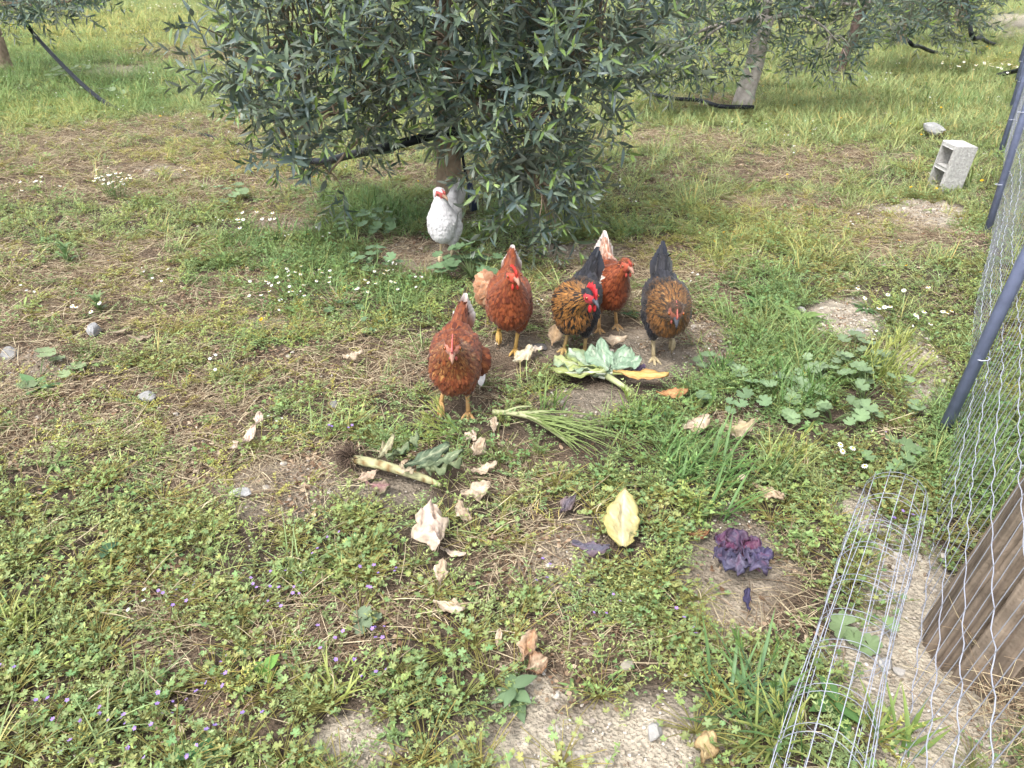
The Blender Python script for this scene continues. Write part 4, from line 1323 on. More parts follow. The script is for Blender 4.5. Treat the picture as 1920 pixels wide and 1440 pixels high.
# bolted stem with a broom of thin green twigs
x, y = G(1010, 815)
bs = tag(empty("bolted_stem", (x, y, hz(x, y) + .035)), "pale bolted stem fanning into a broom of thin green twigs", "stalk")
q0, q1 = np.array(gp(925, 794)) - [x, y, 0], np.array(gp(1062, 850)) - [x, y, 0]
main = smooth_path([q0, q0 * .5 + q1 * .5 + [0, .03, .02], q1], 16)
MB().add(tube(main, np.linspace(.011, .005, len(main)), 9, S(206, 208, 160, .68))).build("stem", M_LEAF, bs)
for k in range(46):
    i = int(U(3, len(main) - 1)); p = main[i]
    tx, ty = U(1090, 1215), U(815, 905)
    e = np.array(gp(tx, ty)) - [x, y, 0] + [0, 0, U(.0, .05)]
    e = p + (e - p) * U(.6, 1.0)
    m = (p + e) / 2 + [U(-.01, .01), U(-.01, .02), U(.01, .035)]
    MB().add(tube(quad(p, m, e, 6), np.linspace(.0032, .001, 6), 5, S(158, 178, 108, .62) * U(.85, 1.15))).build("twig", M_LEAF, bs)
for k in range(5):
    i = k * 2 + 1; p = main[i]
    e = p + np.array([U(.08, .16), U(-.04, .02), U(.0, .02)])
    MB().add(tube(quad(p, (p + e) / 2 + [0, 0, .02], e, 6), np.linspace(.006, .0025, 6), 6, S(196, 202, 150, .66))).build("side_stem", M_LEAF, bs)
clear_at(1000, 815, .12); clear_at(1110, 850, .16)

# a moulted white feather and a cut straw
x, y = G(901, 742)
V, F, uu, ee = feather_shape(.085, .03, 7)
fo = link("feather", make_mesh("feather", V, F, const(len(V), S(226, 220, 214, .78)), M_FEATHER))
fo.location = (x, y, hz(x, y) + .03); fo.rotation_euler = (.4, -.5, 1.4)
MB().add(tube([(-.015, 0, 0), (.04, 0, -.001), (.08, 0, -.008)], [.0012, .001, .0005], 5, S(230, 224, 210, .78))).build("quill", M_FEATHER, fo)
tag(fo, "small white moulted feather beside the front hen's foot", "feather")


# ------------------------------------------------------------------ single plants that stand out of the weeds
def mallow(px, py, n, spread_, rise, R, label, seed, c=S(116, 144, 104, .68), flat=False):
    global rng
    keep = rng; rng = np.random.default_rng(seed)
    x, y = G(px, py)
    root = tag(empty("mallow_plant", (x, y, hz(x, y))), label, "plant", "mallow plants with round blue-green leaves")
    st_ = MB()
    for k in range(n):
        a = U(0, 6.28); r = spread_ * math.sqrt(U(0.02, 1))
        h = rise * U(.35, 1) * (1 - .4 * r / spread_)
        p = np.array([r * math.cos(a), r * math.sin(a), h])
        st_.add(tube(quad((0, 0, 0), (p[0] * .4, p[1] * .4, h * .9), p, 5), [.0022, .002, .0018, .0016, .0012], 4, S(128, 150, 96, .6), cap=False))
        rr = R * U(.6, 1.15)
        nrm = Vector((math.cos(a) * .35 + U(-.3, .3), math.sin(a) * .35 - .25 + U(-.3, .3), 1))
        o = MB().add(palmate(rr, 7, 3, .26, .25, c * U(.8, 1.25), 335)).build("leaf", M_LEAF, root)
        o.matrix_local = frame((math.cos(a + U(-.6, .6)), math.sin(a + U(-.6, .6)), -.1), nrm, p)
    tag(st_.build("leaf_stalks", M_LEAF, root), kind="stuff")
    rng = keep
    CLEAR.append((x, y, spread_ * .45))
    return root


mallow(884, 522, 32, .22, .20, .046, "bushy mallow plant at the white hen's feet", 301)
mallow(690, 440, 20, .22, .20, .045, "mallow plant under the olive branches near the white hen", 302)
mallow(705, 500, 14, .16, .14, .04, "low mallow plant in the dark grass left of the white hen", 303)
mallow(655, 585, 5, .10, .08, .035, "three-leaved mallow seedling at the grass edge", 304)
mallow(700, 620, 4, .08, .07, .035, "tiny mallow seedling on yellow moss", 305)
mallow(1600, 665, 9, .16, .13, .04, "mallow with large leaves by the yellow-green barley tuft", 306, S(136, 156, 117, .68))
mallow(1540, 695, 8, .13, .12, .038, "mallow growing left of the barley tuft", 307, S(136, 157, 118, .68))
mallow(1445, 725, 9, .14, .10, .036, "mallow in the lush grass behind the dry leaves", 308, S(131, 154, 115, .68))
mallow(1620, 745, 18, .20, .13, .036, "spreading mallow patch between the barley tuft and the post", 309, S(130, 153, 112, .68))
mallow(1560, 790, 14, .18, .10, .034, "low mallow patch above the wire roll", 310, S(127, 151, 108, .68))
mallow(1385, 760, 10, .16, .09, .034, "dark low mallow among dry leaves behind the tall grass", 311, S(120, 146, 106, .68))
mallow(1345, 700, 8, .12, .09, .034, "small mallow right of the green cabbage", 312, S(125, 148, 108, .68))
mallow(150, 150, 16, .45, .28, .07, "mallow growing under the long hose", 313, S(136, 153, 114, .68))
mallow(190, 182, 10, .3, .2, .06, "mallow below the hose where it meets the ground", 314, S(138, 156, 116, .68))
mallow(75, 705, 6, .14, .10, .04, "pale mallow at the picture's edge in the straw", 315, S(138, 154, 112, .68))
mallow(440, 378, 8, .18, .14, .05, "mallow with a yellow flower beside the dark grass", 316, S(131, 153, 110, .68))
mallow(1655, 865, 9, .12, .10, .034, "mallow sprouting at the far end of the wire roll", 317, S(123, 148, 103, .68))
mallow(1600, 1180, 4, .09, .07, .04, "mallow leaves growing inside the wire roll", 318, S(130, 153, 106, .68))
mallow(690, 1190, 3, .05, .05, .03, "two blue-green mallow leaves among the brown roots", 319, S(127, 144, 113, .68))


def weed(px, py, n, L, W, label, seed, c, up=.5, name="broadleaf_weed", grp=None, stem=0.0):
    global rng
    keep = rng; rng = np.random.default_rng(seed)
    x, y = G(px, py)
    root = tag(empty(name, (x, y, hz(x, y))), label, "plant", grp)
    if stem:
        MB().add(tube([(0, 0, 0), (.01, 0, stem * .5), (.0, .01, stem)], [.004, .003, .002], 6, S(140, 160, 100, .6))).build("stem", M_LEAF, root)
    for k in range(n):
        a = k * 2.4 + U(-.4, .4); l = L * U(.7, 1.15)
        el = up * U(.5, 1.3)
        d = (math.cos(a) * math.cos(el), math.sin(a) * math.cos(el), math.sin(el))
        z = stem * (k / n) if stem else 0.005
        o = MB().add(lance(l, W * U(.8, 1.2), .2, .35, c * U(.85, 1.15), 7)).build("leaf", M_LEAF, root)
        o.matrix_local = frame(d, (0, 0, 1), (0, 0, z))
    rng = keep
    return root


weed(964, 1312, 9, .055, .03, "dark-leaved bindweed-like weed at the edge of the pale soil", 401, S(122, 148, 108, .66), .3, stem=.06)
weed(1620, 575, 16, .085, .018, "flat dark green rosette on the sandy patch", 402, S(112, 142, 92, .62), .35)
weed(1500, 600, 10, .12, .05, "light green broad-leaved weed beside the sandy patch", 403, S(140, 168, 96, .62), .6)
weed(1425, 570, 16, .11, .03, "clump of soft green weeds in the grass near the yellow flowers", 404, S(104, 142, 80, .6), .6)
weed(190, 590, 18, .07, .018, "upright dark weed growing behind the grey-white stone", 405, S(128, 156, 100, .64), .9, stem=.08)
weed(70, 730, 7, .10, .045, "light green broad leaves near the straw's edge", 406, S(120, 156, 104, .62), .6)
weed(130, 500, 18, .08, .02, "tall green weed standing in the dry straw", 407, S(128, 158, 104, .64), 1.0, stem=.12)
weed(500, 1265, 4, .045, .03, "pair of bright green rounded leaves on bent yellow stem", 408, S(120, 165, 76, .62), .6, stem=.03)
weed(200, 1038, 4, .05, .03, "dark blue-green leaf pair in the lilac flowers", 409, S(84, 120, 84, .6), .6, stem=.04)
weed(375, 1420, 5, .06, .035, "dark green rounded leaves at the bottom edge", 410, S(92, 136, 84, .6), .5, stem=.03)
weed(1560, 1340, 7, .075, .036, "dark green broad leaves inside the near part of the wire roll", 411, S(100, 138, 78, .6), .4, stem=.05)
weed(930, 425, 14, .12, .03, "bright green leafy weed behind the white hen", 412, S(130, 158, 70, .6), .6)
weed(1180, 668 - 75, 6, .06, .03, "small green weed under the white-tailed hen", 413, S(90, 134, 84, .6), .6)


def grass_tuft(px, py, n, L, label, seed, c, c2, lean_=(0, 0), ears=0, W=.006, name="grass_tuft", spread_=.05):
    global rng
    keep = rng; rng = np.random.default_rng(seed)
    x, y = G(px, py)
    root = tag(empty(name, (x, y, hz(x, y))), label, "grass tuft", "tufts of tall grass")
    b = MB()
    for k in range(n):
        a = U(0, 6.28); l = L * U(.5, 1.1); el = U(.75, 1.4)
        d = Vector((math.cos(a) * math.cos(el) + lean_[0], math.sin(a) * math.cos(el) + lean_[1], math.sin(el)))
        p = (U(-spread_, spread_), U(-spread_, spread_), 0)
        b.add(lance(l, W * U(.7, 1.3), .3, U(.1, .5), np.asarray(c) * U(.8, 1.2), 6, np.asarray(c2)), frame(d, (-d.x, -d.y, .6), p))
    tag(b.build("blades", M_LEAF, root), kind="stuff")
    for k in range(ears):
        a = U(0, 6.28); l = L * U(.8, 1.15)
        d = np.array((math.cos(a) * .35 + lean_[0], math.sin(a) * .35 + lean_[1], 1.0)); d /= np.linalg.norm(d)
        p0 = np.array((U(-spread_, spread_), U(-spread_, spread_), 0)); p1 = p0 + d * l
        eb = MB()
        eb.add(tube([p0, (p0 + p1) / 2, p1], [.0016, .0014, .001], 4, c, cap=False))
        for i in range(9):
            for s in (1, -1):
                q = p1 - d * .06 * (1 - i / 9)
                dd = Vector(d) + Vector((U(-.3, .3) + s * .25, U(-.3, .3), .1))
                eb.add(lance(.032, .0045, .2, 0, np.asarray(c2) * U(.9, 1.15), 3), frame(dd, (U(-1, 1), U(-1, 1), .2), q))
        eb.build("barley_ear", M_LEAF, root)
    rng = keep
    return root


YG, YG2 = S(150, 168, 84, .62), S(184, 190, 110, .64)
DG, DG2 = S(92, 132, 72, .6), S(120, 154, 84, .6)
grass_tuft(1655, 705, 60, .20, "yellow-green barley tuft leaning towards the fence", 501, YG, YG2, (.5, .1), 14, spread_=.09)
grass_tuft(1500, 745, 70, .17, "dark green grass tuft with a daisy, in the lush patch", 502, DG, DG2, (.1, 0), 4, spread_=.12)
grass_tuft(1345, 705, 30, .13, "green grass tuft right of the purple scrap", 503, DG, DG2, (0, 0), 2)
grass_tuft(1030, 775, 26, .15, "thin green blades standing before the green cabbage", 504, DG, YG, (0, 0), 0)
grass_tuft(1200, 790, 26, .14, "bright blades below the dry brown leaf end", 505, DG, YG, (0, 0), 1)
grass_tuft(1290, 885, 60, .22, "long flattened dark grass beside the broom of twigs", 506, DG, DG2, (.7, .1), 2, W=.008, spread_=.12)
grass_tuft(1450, 905, 18, .20, "barley blades over the long beige leaf", 507, DG, YG2, (.35, -.3), 6)
grass_tuft(1330, 965, 16, .20, "bent blue-green blades above the purple cabbage", 508, DG, DG2, (.2, -.3), 0, W=.009)
grass_tuft(1385, 1330, 40, .17, "blue-green grass tuft at the corner of the pale soil", 509, S(104, 140, 104, .6), DG2, (-.1, 0), 3, W=.008, spread_=.08)
grass_tuft(1450, 1400, 34, .16, "grass tuft with barley ears against the wire roll's side", 510, DG, YG2, (-.2, -.1), 6, W=.008)
grass_tuft(860, 825, 14, .17, "flattened pale barley ears left of the bolted stem", 511, YG, YG2, (-.9, -.1), 6)
grass_tuft(710, 400, 60, .22, "deep green grass tuft beneath the olive branches", 512, DG, DG2, (0, 0), 0, spread_=.16)
grass_tuft(755, 420, 50, .24, "tall dark grass against the foot of the big trunk", 513, DG, DG2, (0, 0), 0, spread_=.12)
grass_tuft(560, 440, 60, .16, "grass tuft at the edge of the small bare hollow", 514, DG, DG2, (0, 0), 0, spread_=.15)
grass_tuft(1040, 400, 60, .2, "bright grass clump at the edge of the tree's shade", 515, YG, YG2, (0, 0), 0, spread_=.18)
grass_tuft(1840, 340, 70, .3, "tall green grass between the concrete block and the fence", 516, DG, YG2, (.1, 0), 6, spread_=.25)
grass_tuft(1700, 250, 60, .3, "tall grass clump around the white rubble lump", 517, YG, YG2, (.1, 0), 6, spread_=.3)
grass_tuft(1790, 205, 80, .35, "green grass clump on the far slope by the fence", 518, DG, DG2, (0, 0), 4, spread_=.4)
grass_tuft(1665, 1395, 20, .14, "lone green blades by the wire roll near the bottom edge", 519, DG, YG, (.3, 0), 0, W=.009)
grass_tuft(30, 1180, 50, .12, "pale grass tuft at the lower edge of the picture's side", 520, YG, YG2, (.2, .1), 0, W=.005)
grass_tuft(640, 1290, 30, .10, "short bright tuft near the bare spot among lilac flowers", 521, YG, YG2, (0, .1), 0)


def daisies(px, py, n, spread_, rise, label, seed, R=.011, petals=S(240, 240, 236, .85)):
    global rng
    keep = rng; rng = np.random.default_rng(seed)
    x, y = G(px, py)
    root = tag(empty("chamomile_plant", (x, y, hz(x, y))), label, "flowers", "white flowering chamomile plants")
    b = MB()
    for k in range(n):
        a = U(0, 6.28); r = spread_ * math.sqrt(U(0, 1)); h = rise * U(.6, 1.1)
        p = np.array((r * math.cos(a), r * math.sin(a), h))
        b.add(tube(quad((p[0] * .4, p[1] * .4, 0), (p[0] * .7, p[1] * .7, h * .6), p, 5), .0013, 3, S(120, 146, 80, .6), cap=False))
        for q in range(3):
            t = U(.1, .8)
            b.add(lance(.03, .006, .1, .2, S(110, 146, 80, .6) * U(.8, 1.2), 3), frame((U(-1, 1), U(-1, 1), U(0, .6)), (0, 0, 1), p * t))
        f = MB()
        nm = Vector((U(-.4, .4), U(-.7, .1), 1))
        for i in range(9):
            t = i * 2 * math.pi / 9
            f.add(lance(R, R * .55, .0, .1, petals, 3), frame((math.cos(t), math.sin(t), .0), (0, 0, 1)))
        f.add(ellipsoid((0, 0, .001), (R * .36, R * .36, R * .25), S(226, 190, 50, .75), 8, 5))
        o = f.build("flower", M_LEAF, root)
        o.matrix_local = frame(nm.orthogonal(), nm, p)
    tag(b.build("stalks", M_LEAF, root), kind="stuff")
    rng = keep
    return root


daisies(218, 372, 34, .14, .2, "tight cluster of white daisies in the straw far from the hens", 601, .012)
daisies(560, 560, 26, .25, .09, "white flowers in the dark grass left of the mallow", 602, .010)
daisies(480, 440, 12, .14, .12, "little white flowers beside the yellow dandelion", 603, .014)
daisies(690, 545, 12, .2, .08, "sparse white flowers before the mallow", 604, .010)
daisies(1690, 590, 14, .26, .12, "white daisies strung along the sandy patch", 605, .013)
daisies(1600, 880, 4, .06, .08, "two daisies with yellow hearts just behind the wire roll", 606, .012)
daisies(170, 600, 4, .08, .08, "few daisies leaning over the grey-white stone", 607, .012)
daisies(1840, 150, 30, .6, .25, "white flowers on the far slope near the fence", 608, .022)
daisies(70, 368, 10, .3, .1, "thin scatter of white flowers at the straw edge", 609, .012)
daisies(330, 25, 30, 1.0, .3, "far white flowers behind the top branches", 610, .025)

# ------------------------------------------------------------------ ground cover nobody could count: scattered through geometry nodes
def scatter(name, protos, mat, pts, rot, scl, pid, tint, label, cat):
    me = bpy.data.meshes.new(name)
    n = len(pts)
    me.vertices.add(n)
    me.vertices.foreach_set("co", np.asarray(pts, np.float32).ravel())
    a = me.attributes.new("rot", 'FLOAT_VECTOR', 'POINT'); a.data.foreach_set("vector", np.asarray(rot, np.float32).ravel())
    a = me.attributes.new("scl", 'FLOAT', 'POINT'); a.data.foreach_set("value", np.asarray(scl, np.float32))
    a = me.attributes.new("pid", 'INT', 'POINT'); a.data.foreach_set("value", np.asarray(pid, np.int32))
    t4 = np.ones((n, 4), np.float32); t4[:, :3] = tint
    a = me.attributes.new("tint", 'FLOAT_COLOR', 'POINT'); a.data.foreach_set("color", t4.ravel())
    o = link(name, me)
    ng = bpy.data.node_groups.new(name, 'GeometryNodeTree')
    ng.interface.new_socket("Geometry", in_out='INPUT', socket_type='NodeSocketGeometry')
    ng.interface.new_socket("Geometry", in_out='OUTPUT', socket_type='NodeSocketGeometry')
    N, Lk = ng.nodes, ng.links
    gi, go = N.new("NodeGroupInput"), N.new("NodeGroupOutput")
    iop = N.new("GeometryNodeInstanceOnPoints")
    g2i = N.new("GeometryNodeGeometryToInstance")
    for k, shp in enumerate(protos):
        po = bpy.data.objects.new(name + "_piece", make_mesh(name + "_piece", *shp, mat))
        oi = N.new("GeometryNodeObjectInfo"); oi.inputs["Object"].default_value = po
        oi.inputs["As Instance"].default_value = False
        Lk.new(oi.outputs["Geometry"], g2i.inputs[0])

    def attr(nm, typ):
        x = N.new("GeometryNodeInputNamedAttribute"); x.data_type = typ; x.inputs["Name"].default_value = nm
        return x.outputs["Attribute"]
    e2r = N.new("FunctionNodeEulerToRotation")
    Lk.new(attr("rot", 'FLOAT_VECTOR'), e2r.inputs[0])
    Lk.new(gi.outputs[0], iop.inputs["Points"])
    Lk.new(g2i.outputs[0], iop.inputs["Instance"])
    iop.inputs["Pick Instance"].default_value = True
    Lk.new(attr("pid", 'INT'), iop.inputs["Instance Index"])
    Lk.new(e2r.outputs[0], iop.inputs["Rotation"])
    Lk.new(attr("scl", 'FLOAT'), iop.inputs["Scale"])
    Lk.new(iop.outputs[0], go.inputs[0])
    md = o.modifiers.new("scatter", 'NODES'); md.node_group = ng
    return tag(o, label, cat, kind="stuff")


clx = np.array([c[0] for c in CLEAR]); cly = np.array([c[1] for c in CLEAR]); clr = np.array([c[2] for c in CLEAR])


def field(per_m2, weight, seed, far_scale=True, y0=0.5, y1=46.0, cut=0.12, lod=(1, .75, .42, .13, .035)):
    """random points of the plot in view, thinned by weight(zones) and by distance"""
    g = np.random.default_rng(seed)
    out = []
    bands = [(0.5, 3.2), (3.2, 6), (6, 11), (11, 20), (20, 46)]
    for (a, b), k in zip(bands, lod):
        a, b = max(a, y0), min(b, y1)
        if b <= a: continue
        half = 0.72 * (b * CP + CAM_H * SP) + 0.8
        n = int(2 * half * (b - a) * per_m2 * k)
        x = g.uniform(-half, half, n); y = g.uniform(a, b, n)
        keep = np.abs(x) < 0.72 * (y * CP + CAM_H * SP) + 0.8
        x, y = x[keep], y[keep]
        z = zones(x, y)
        w = np.clip(weight(z, x, y), 0, 1)
        for cx, cy, r in zip(clx, cly, clr):
            d2 = (x - cx) ** 2 + (y - cy) ** 2
            w = np.where(d2 < r * r, w * cut, w)
        acc = g.random(len(x)) < w
        out.append(np.stack([x[acc], y[acc], np.full(acc.sum(), {1: 1.0, .75: 1.0}.get(k, 1.0) if not far_scale else float(np.interp((a + b) / 2, [2, 5, 9, 16, 30], [1, 1.05, 1.2, 1.7, 2.9])))], 1))
    q = np.concatenate(out)
    return q[:, 0], q[:, 1], q[:, 2], g


def place(name, protos, mat, fld, tintfn, label, cat, smin=.75, smax=1.25, tilt=.15, zoff=0.0):
    x, y, fs, g = fld
    n = len(x)
    z = height(x, y) + zoff
    rot = np.stack([g.normal(0, tilt, n), g.normal(0, tilt, n), g.uniform(0, 6.283, n)], 1)
    scl = g.uniform(smin, smax, n) * fs
    pid = g.integers(0, len(protos), n)
    zn = zones(x, y)
    t = tintfn(zn, g.random(n), g.random(n))
    print(name, n)
    return scatter(name, protos, mat, np.stack([x, y, z], 1), rot, scl, pid, t, label, cat)


def mixt(a, b, t):
    t = np.asarray(t)[:, None]
    return np.asarray(a) * (1 - t) + np.asarray(b) * t


rng = np.random.default_rng(77)
ONE = np.array([1.0, 1, 1])


def proto_geranium():
    b = MB()
    for k in range(20):
        a = U(0, 6.28); r = .078 * math.sqrt(U(0, 1)); h = U(.010, .05)
        p = np.array((r * math.cos(a), r * math.sin(a), h))
        b.add(tube(quad((0, 0, 0), p * .5 + [0, 0, .01], p, 4), .0009, 3, S(176, 170, 110, .6), cap=False))
        R = U(.0042, .0115)
        c = (ONE * .9 + rng.normal(size=3) * [.10, .05, .05]) * S(152, 169, 118, .8)
        b.add(palmate(R, 5, 3, .5, U(.1, .5), c, 320), frame((math.cos(a), math.sin(a), U(-.3, .3)), (U(-.5, .5), U(-.6, .4), 1), p))
    for k in range(12):
        a = U(0, 6.28); r = U(.04, .11)
        e = np.array((r * math.cos(a), r * math.sin(a), U(.02, .055)))
        b.add(tube(quad((0, 0, .003), e * .5 + [0, 0, .012], e, 4), .0010, 3, S(186, 176, 112, .6), cap=False))
    return b.arrays()


def proto_ferny():
    b = MB()
    for k in range(8):
        a = U(0, 6.28); L = U(.05, .11)
        e = np.array((L * math.cos(a), L * math.sin(a), U(.008, .05)))
        Q = quad((0, 0, 0), e * .5 + [0, 0, .018], e, 8)
        b.add(tube(Q[::2], .0008, 3, S(160, 160, 100, .6), cap=False))
        for i in range(1, 8):
            for s in (1, -1):
                aa = a + s * U(.5, 1.2); l = U(.006, .0135)
                b.add(lance(l, l * U(.35, .55), .1, .15, S(154, 167, 122, .8) * U(.55, 1.35), 3), frame((math.cos(aa), math.sin(aa), U(-.1, .7)), (U(-.4, .4), U(-.4, .4), 1), Q[i]))
    return b.arrays()


def proto_grass(n=20, L=(.05, .15), sp=.035, W=.0034):
    b = MB()
    for k in range(n):
        a = U(0, 6.28); l = U(*L); el = U(.55, 1.4)
        d = (math.cos(a) * math.cos(el), math.sin(a) * math.cos(el), math.sin(el))
        c = S(156, 168, 122, .76) * U(.65, 1.3)
        if U(0, 1) < .18: c = S(200, 184, 130, .62)
        b.add(lance(l, W * U(.7, 1.3), .25, U(.1, .7), c, 5, c * 1.15), frame(d, (-d[0], -d[1], .5), (U(-sp, sp), U(-sp, sp), 0)))
    return b.arrays()


def proto_straw(n=13, L=(.03, .135), dark=False):
    b = MB()
    for k in range(n):
        a = U(0, 6.28); l = U(*L); p0 = np.array((U(-.06, .06), U(-.06, .06), U(.001, .014)))
        a2 = a + U(-.7, .7)
        p2 = p0 + np.array((math.cos(a) * l * .5, math.sin(a) * l * .5, U(.0, .022)))
        p3 = p2 + np.array((math.cos(a2) * l * .5, math.sin(a2) * l * .5, U(-.02, .012)))
        c = (S(222, 208, 176, .68) if U(0, 1) < .5 else S(172, 150, 126, .6)) * U(.75, 1.2)
        r = U(.0005, .0014)
        b.add(tube(quad(p0, p2, p3, 6), [r, r, r, r * .9, r * .8, r * .5], 3, c, cap=False))
    return b.arrays()


def proto_litter():
    b = MB()
    for k in range(26):
        n = 6
        a0 = U(0, 6.28); R = U(.0018, .0065)
        t = a0 + np.arange(n) * 2 * math.pi / n
        rr = R * rng.uniform(.5, 1.3, n)
        V = np.concatenate([[[0, 0, 0]], np.stack([rr * np.cos(t) * 1.6, rr * np.sin(t), rng.uniform(-.3, .4, n) * R], 1)])
        F = np.array([(0, 1 + i, 1 + (i + 1) % n) for i in range(n)])
        c = (S(188, 166, 140, .62), S(140, 114, 92, .6), S(212, 194, 168, .64), S(158, 130, 106, .6))[k % 4] * U(.7, 1.2)
        b.add((V, F, const(n + 1, c)), rotmat(U(-.5, .5), U(-.5, .5), U(0, 6), (U(-.07, .07), U(-.07, .07), U(.002, .012))))
    return b.arrays()


def proto_pebbles():
    b = MB()
    for k in range(9):
        r = U(.0014, .0056) * (2.5 if U(0, 1) < .16 else 1)
        b.add(rock_shape((r, r * U(.6, 1), r * .8), k + int(U(0, 900)), (S(214, 206, 194, .7), S(186, 176, 164, .68), S(228, 222, 214, .74))[k % 3] * U(.85, 1.1)), rotmat(0, 0, U(0, 6), (U(-.06, .06), U(-.06, .06), r * .3)))
    return b.arrays()


def proto_flower(col, R=.005, n=5, heart=None, h=(.03, .07), count=4, sp=.05):
    b = MB()
    for k in range(count):
        p = np.array((U(-sp, sp), U(-sp, sp), U(*h)))
        b.add(tube(quad((p[0] * .5, p[1] * .5, 0), (p[0] * .8, p[1] * .8, p[2] * .6), p, 4), .0008, 3, S(150, 160, 100, .6), cap=False))
        nm = Vector((U(-.4, .4), U(-.6, .2), 1))
        M = frame(nm.orthogonal(), nm, p)
        for i in range(n):
            t = i * 2 * math.pi / n
            b.add(lance(R, R * (4.2 / n), 0, 0, np.asarray(col) * U(.9, 1.1), 3), M @ frame((math.cos(t), math.sin(t), .2), (0, 0, 1)))
        if heart is not None: b.add(ellipsoid((0, 0, .001), (R * .35, R * .35, R * .25), heart, 6, 4), M)
    return b.arrays()


def proto_rosette():
    b = MB()
    n = int(U(6, 11)); w = U(.007, .014)
    for k in range(n):
        a = k * 2.4 + U(-.4, .4); l = U(.025, .06); el = U(.05, .7)
        b.add(lance(l, w * U(.7, 1.2), .25, U(.2, .6), S(146, 168, 114, .76) * U(.75, 1.25), 5), frame((math.cos(a) * math.cos(el), math.sin(a) * math.cos(el), math.sin(el)), (0, 0, 1), (U(-.008, .008), U(-.008, .008), .003)))
    return b.arrays()


def proto_stalks():
    b = MB()
    for k in range(7):
        a = U(0, 6.28); L = U(.05, .13); el = U(.3, 1.3)
        e = np.array((math.cos(a) * math.cos(el) * L, math.sin(a) * math.cos(el) * L, math.sin(el) * L * .8))
        p0 = np.array((U(-.03, .03), U(-.03, .03), 0))
        Q = quad(p0, p0 + e * .5 + [0, 0, .015], p0 + e, 7)
        c = S(190, 188, 124, .72) if U(0, 1) < .6 else S(150, 170, 104, .72)
        b.add(tube(Q, np.linspace(.0013, .0007, 7), 3, c, cap=False))
        for i in range(2, 7):
            for q in range(2):
                aa = U(0, 6.28); l = U(.006, .016)
                b.add(lance(l, l * .4, .1, .2, S(158, 176, 112, .78) * U(.75, 1.25), 3), frame((math.cos(aa), math.sin(aa), U(0, 1)), (U(-.4, .4), U(-.4, .4), 1), Q[i]))
    return b.arrays()


def proto_clover():
    b = MB()
    for k in range(14):
        a = U(0, 6.28); r = .06 * math.sqrt(U(0, 1)); p = np.array((r * math.cos(a), r * math.sin(a), U(.015, .05)))
        b.add(tube([(p[0] * .6, p[1] * .6, 0), p], .0008, 3, S(160, 170, 110, .7), cap=False))
        R = U(.006, .012); nm = Vector((U(-.5, .5), U(-.6, .3), 1)); M = frame(nm.orthogonal(), nm, p); c = S(134, 160, 108, .74) * U(.75, 1.3)
        for i in range(3):
            t = i * 2.094 + U(-.2, .2)
            b.add(lance(R, R * .85, .15, .1, c, 4), M @ frame((math.cos(t), math.sin(t), .1), (0, 0, 1)))
    return b.arrays()


def farness(z): return sstep(520, 120, z["py"])


# dry stems and straw
place("dry_straw", [proto_straw() for k in range(6)], M_DRY_I,
      field(340, lambda z, x, y: .15 + .7 * z["straw"] - .25 * z["bare"] - .25 * z["lush"] + .25 * (z["n2"] - .5) - .12 * farness(z), 1, lod=(1, .75, .4, .12, .02)),
      lambda z, r, s: mixt(mixt((1.05, 1.03, 1.0), (.62, .57, .53), r * .85), (1.1, 1.02, .62), z["yellow"] * .5 * s), "loose dry straw and dead stems on the soil", "straw")
place("leaf_litter", [proto_litter() for k in range(4)], M_DRY_I,
      field(150, lambda z, x, y: .28 + .6 * z["straw"] + .25 * z["bare"] * (z["py"] < 1000) - .2 * z["bare"] * (z["py"] > 1000) - .2 * z["lush"], 2, lod=(1, .7, .3, .05, 0)),
      lambda z, r, s: mixt((1.05, 1.03, 1.0), (.62, .56, .52), r), "crumbs of dead leaves over the soil", "litter", tilt=.05)
place("gravel", [proto_pebbles() for k in range(4)], M_STONE_I,
      field(420, lambda z, x, y: z["bare"] * (.35 + .75 * sstep(1450, 1600, z["px"]) + .4 * sstep(1250, 1350, z["py"])) + .03, 3, lod=(1, .7, .2, 0, 0)),
      lambda z, r, s: mixt((.8, .78, .76), (1.05, 1.04, 1.02), r), "small pale pebbles on the bare soil", "gravel", tilt=.05)



def proto_crumbs():
    b = MB()
    for k in range(22):
        r = U(.0012, .0042) * (2.0 if U(0, 1) < .1 else 1)
        V, F, C = rock_shape((r, r * U(.6, 1), r * .8), k + int(U(0, 900)), (S(200, 188, 170, .66), S(176, 162, 144, .62), S(150, 134, 116, .6))[k % 3] * U(.8, 1.1))
        b.add((V, F, C), rotmat(0, 0, U(0, 6), (U(-.06, .06), U(-.06, .06), r * .25)))
    return b.arrays()


place("soil_crumbs", [proto_crumbs() for k in range(4)], M_STONE_I,
      field(330, lambda z, x, y: .85 * z["bare"] + .12 * z["straw"] + .05, 13, far_scale=False, y1=6.0, lod=(1, .5, 0, 0, 0)),
      lambda z, r, s: mixt(mixt((.62, .58, .54), (1.0, .98, .96), r), (1.12, 1.1, 1.07), z["bare"] * sstep(1000, 1300, z["py"])), "loose crumbs of dry earth on the bare patches", "soil", tilt=.05)
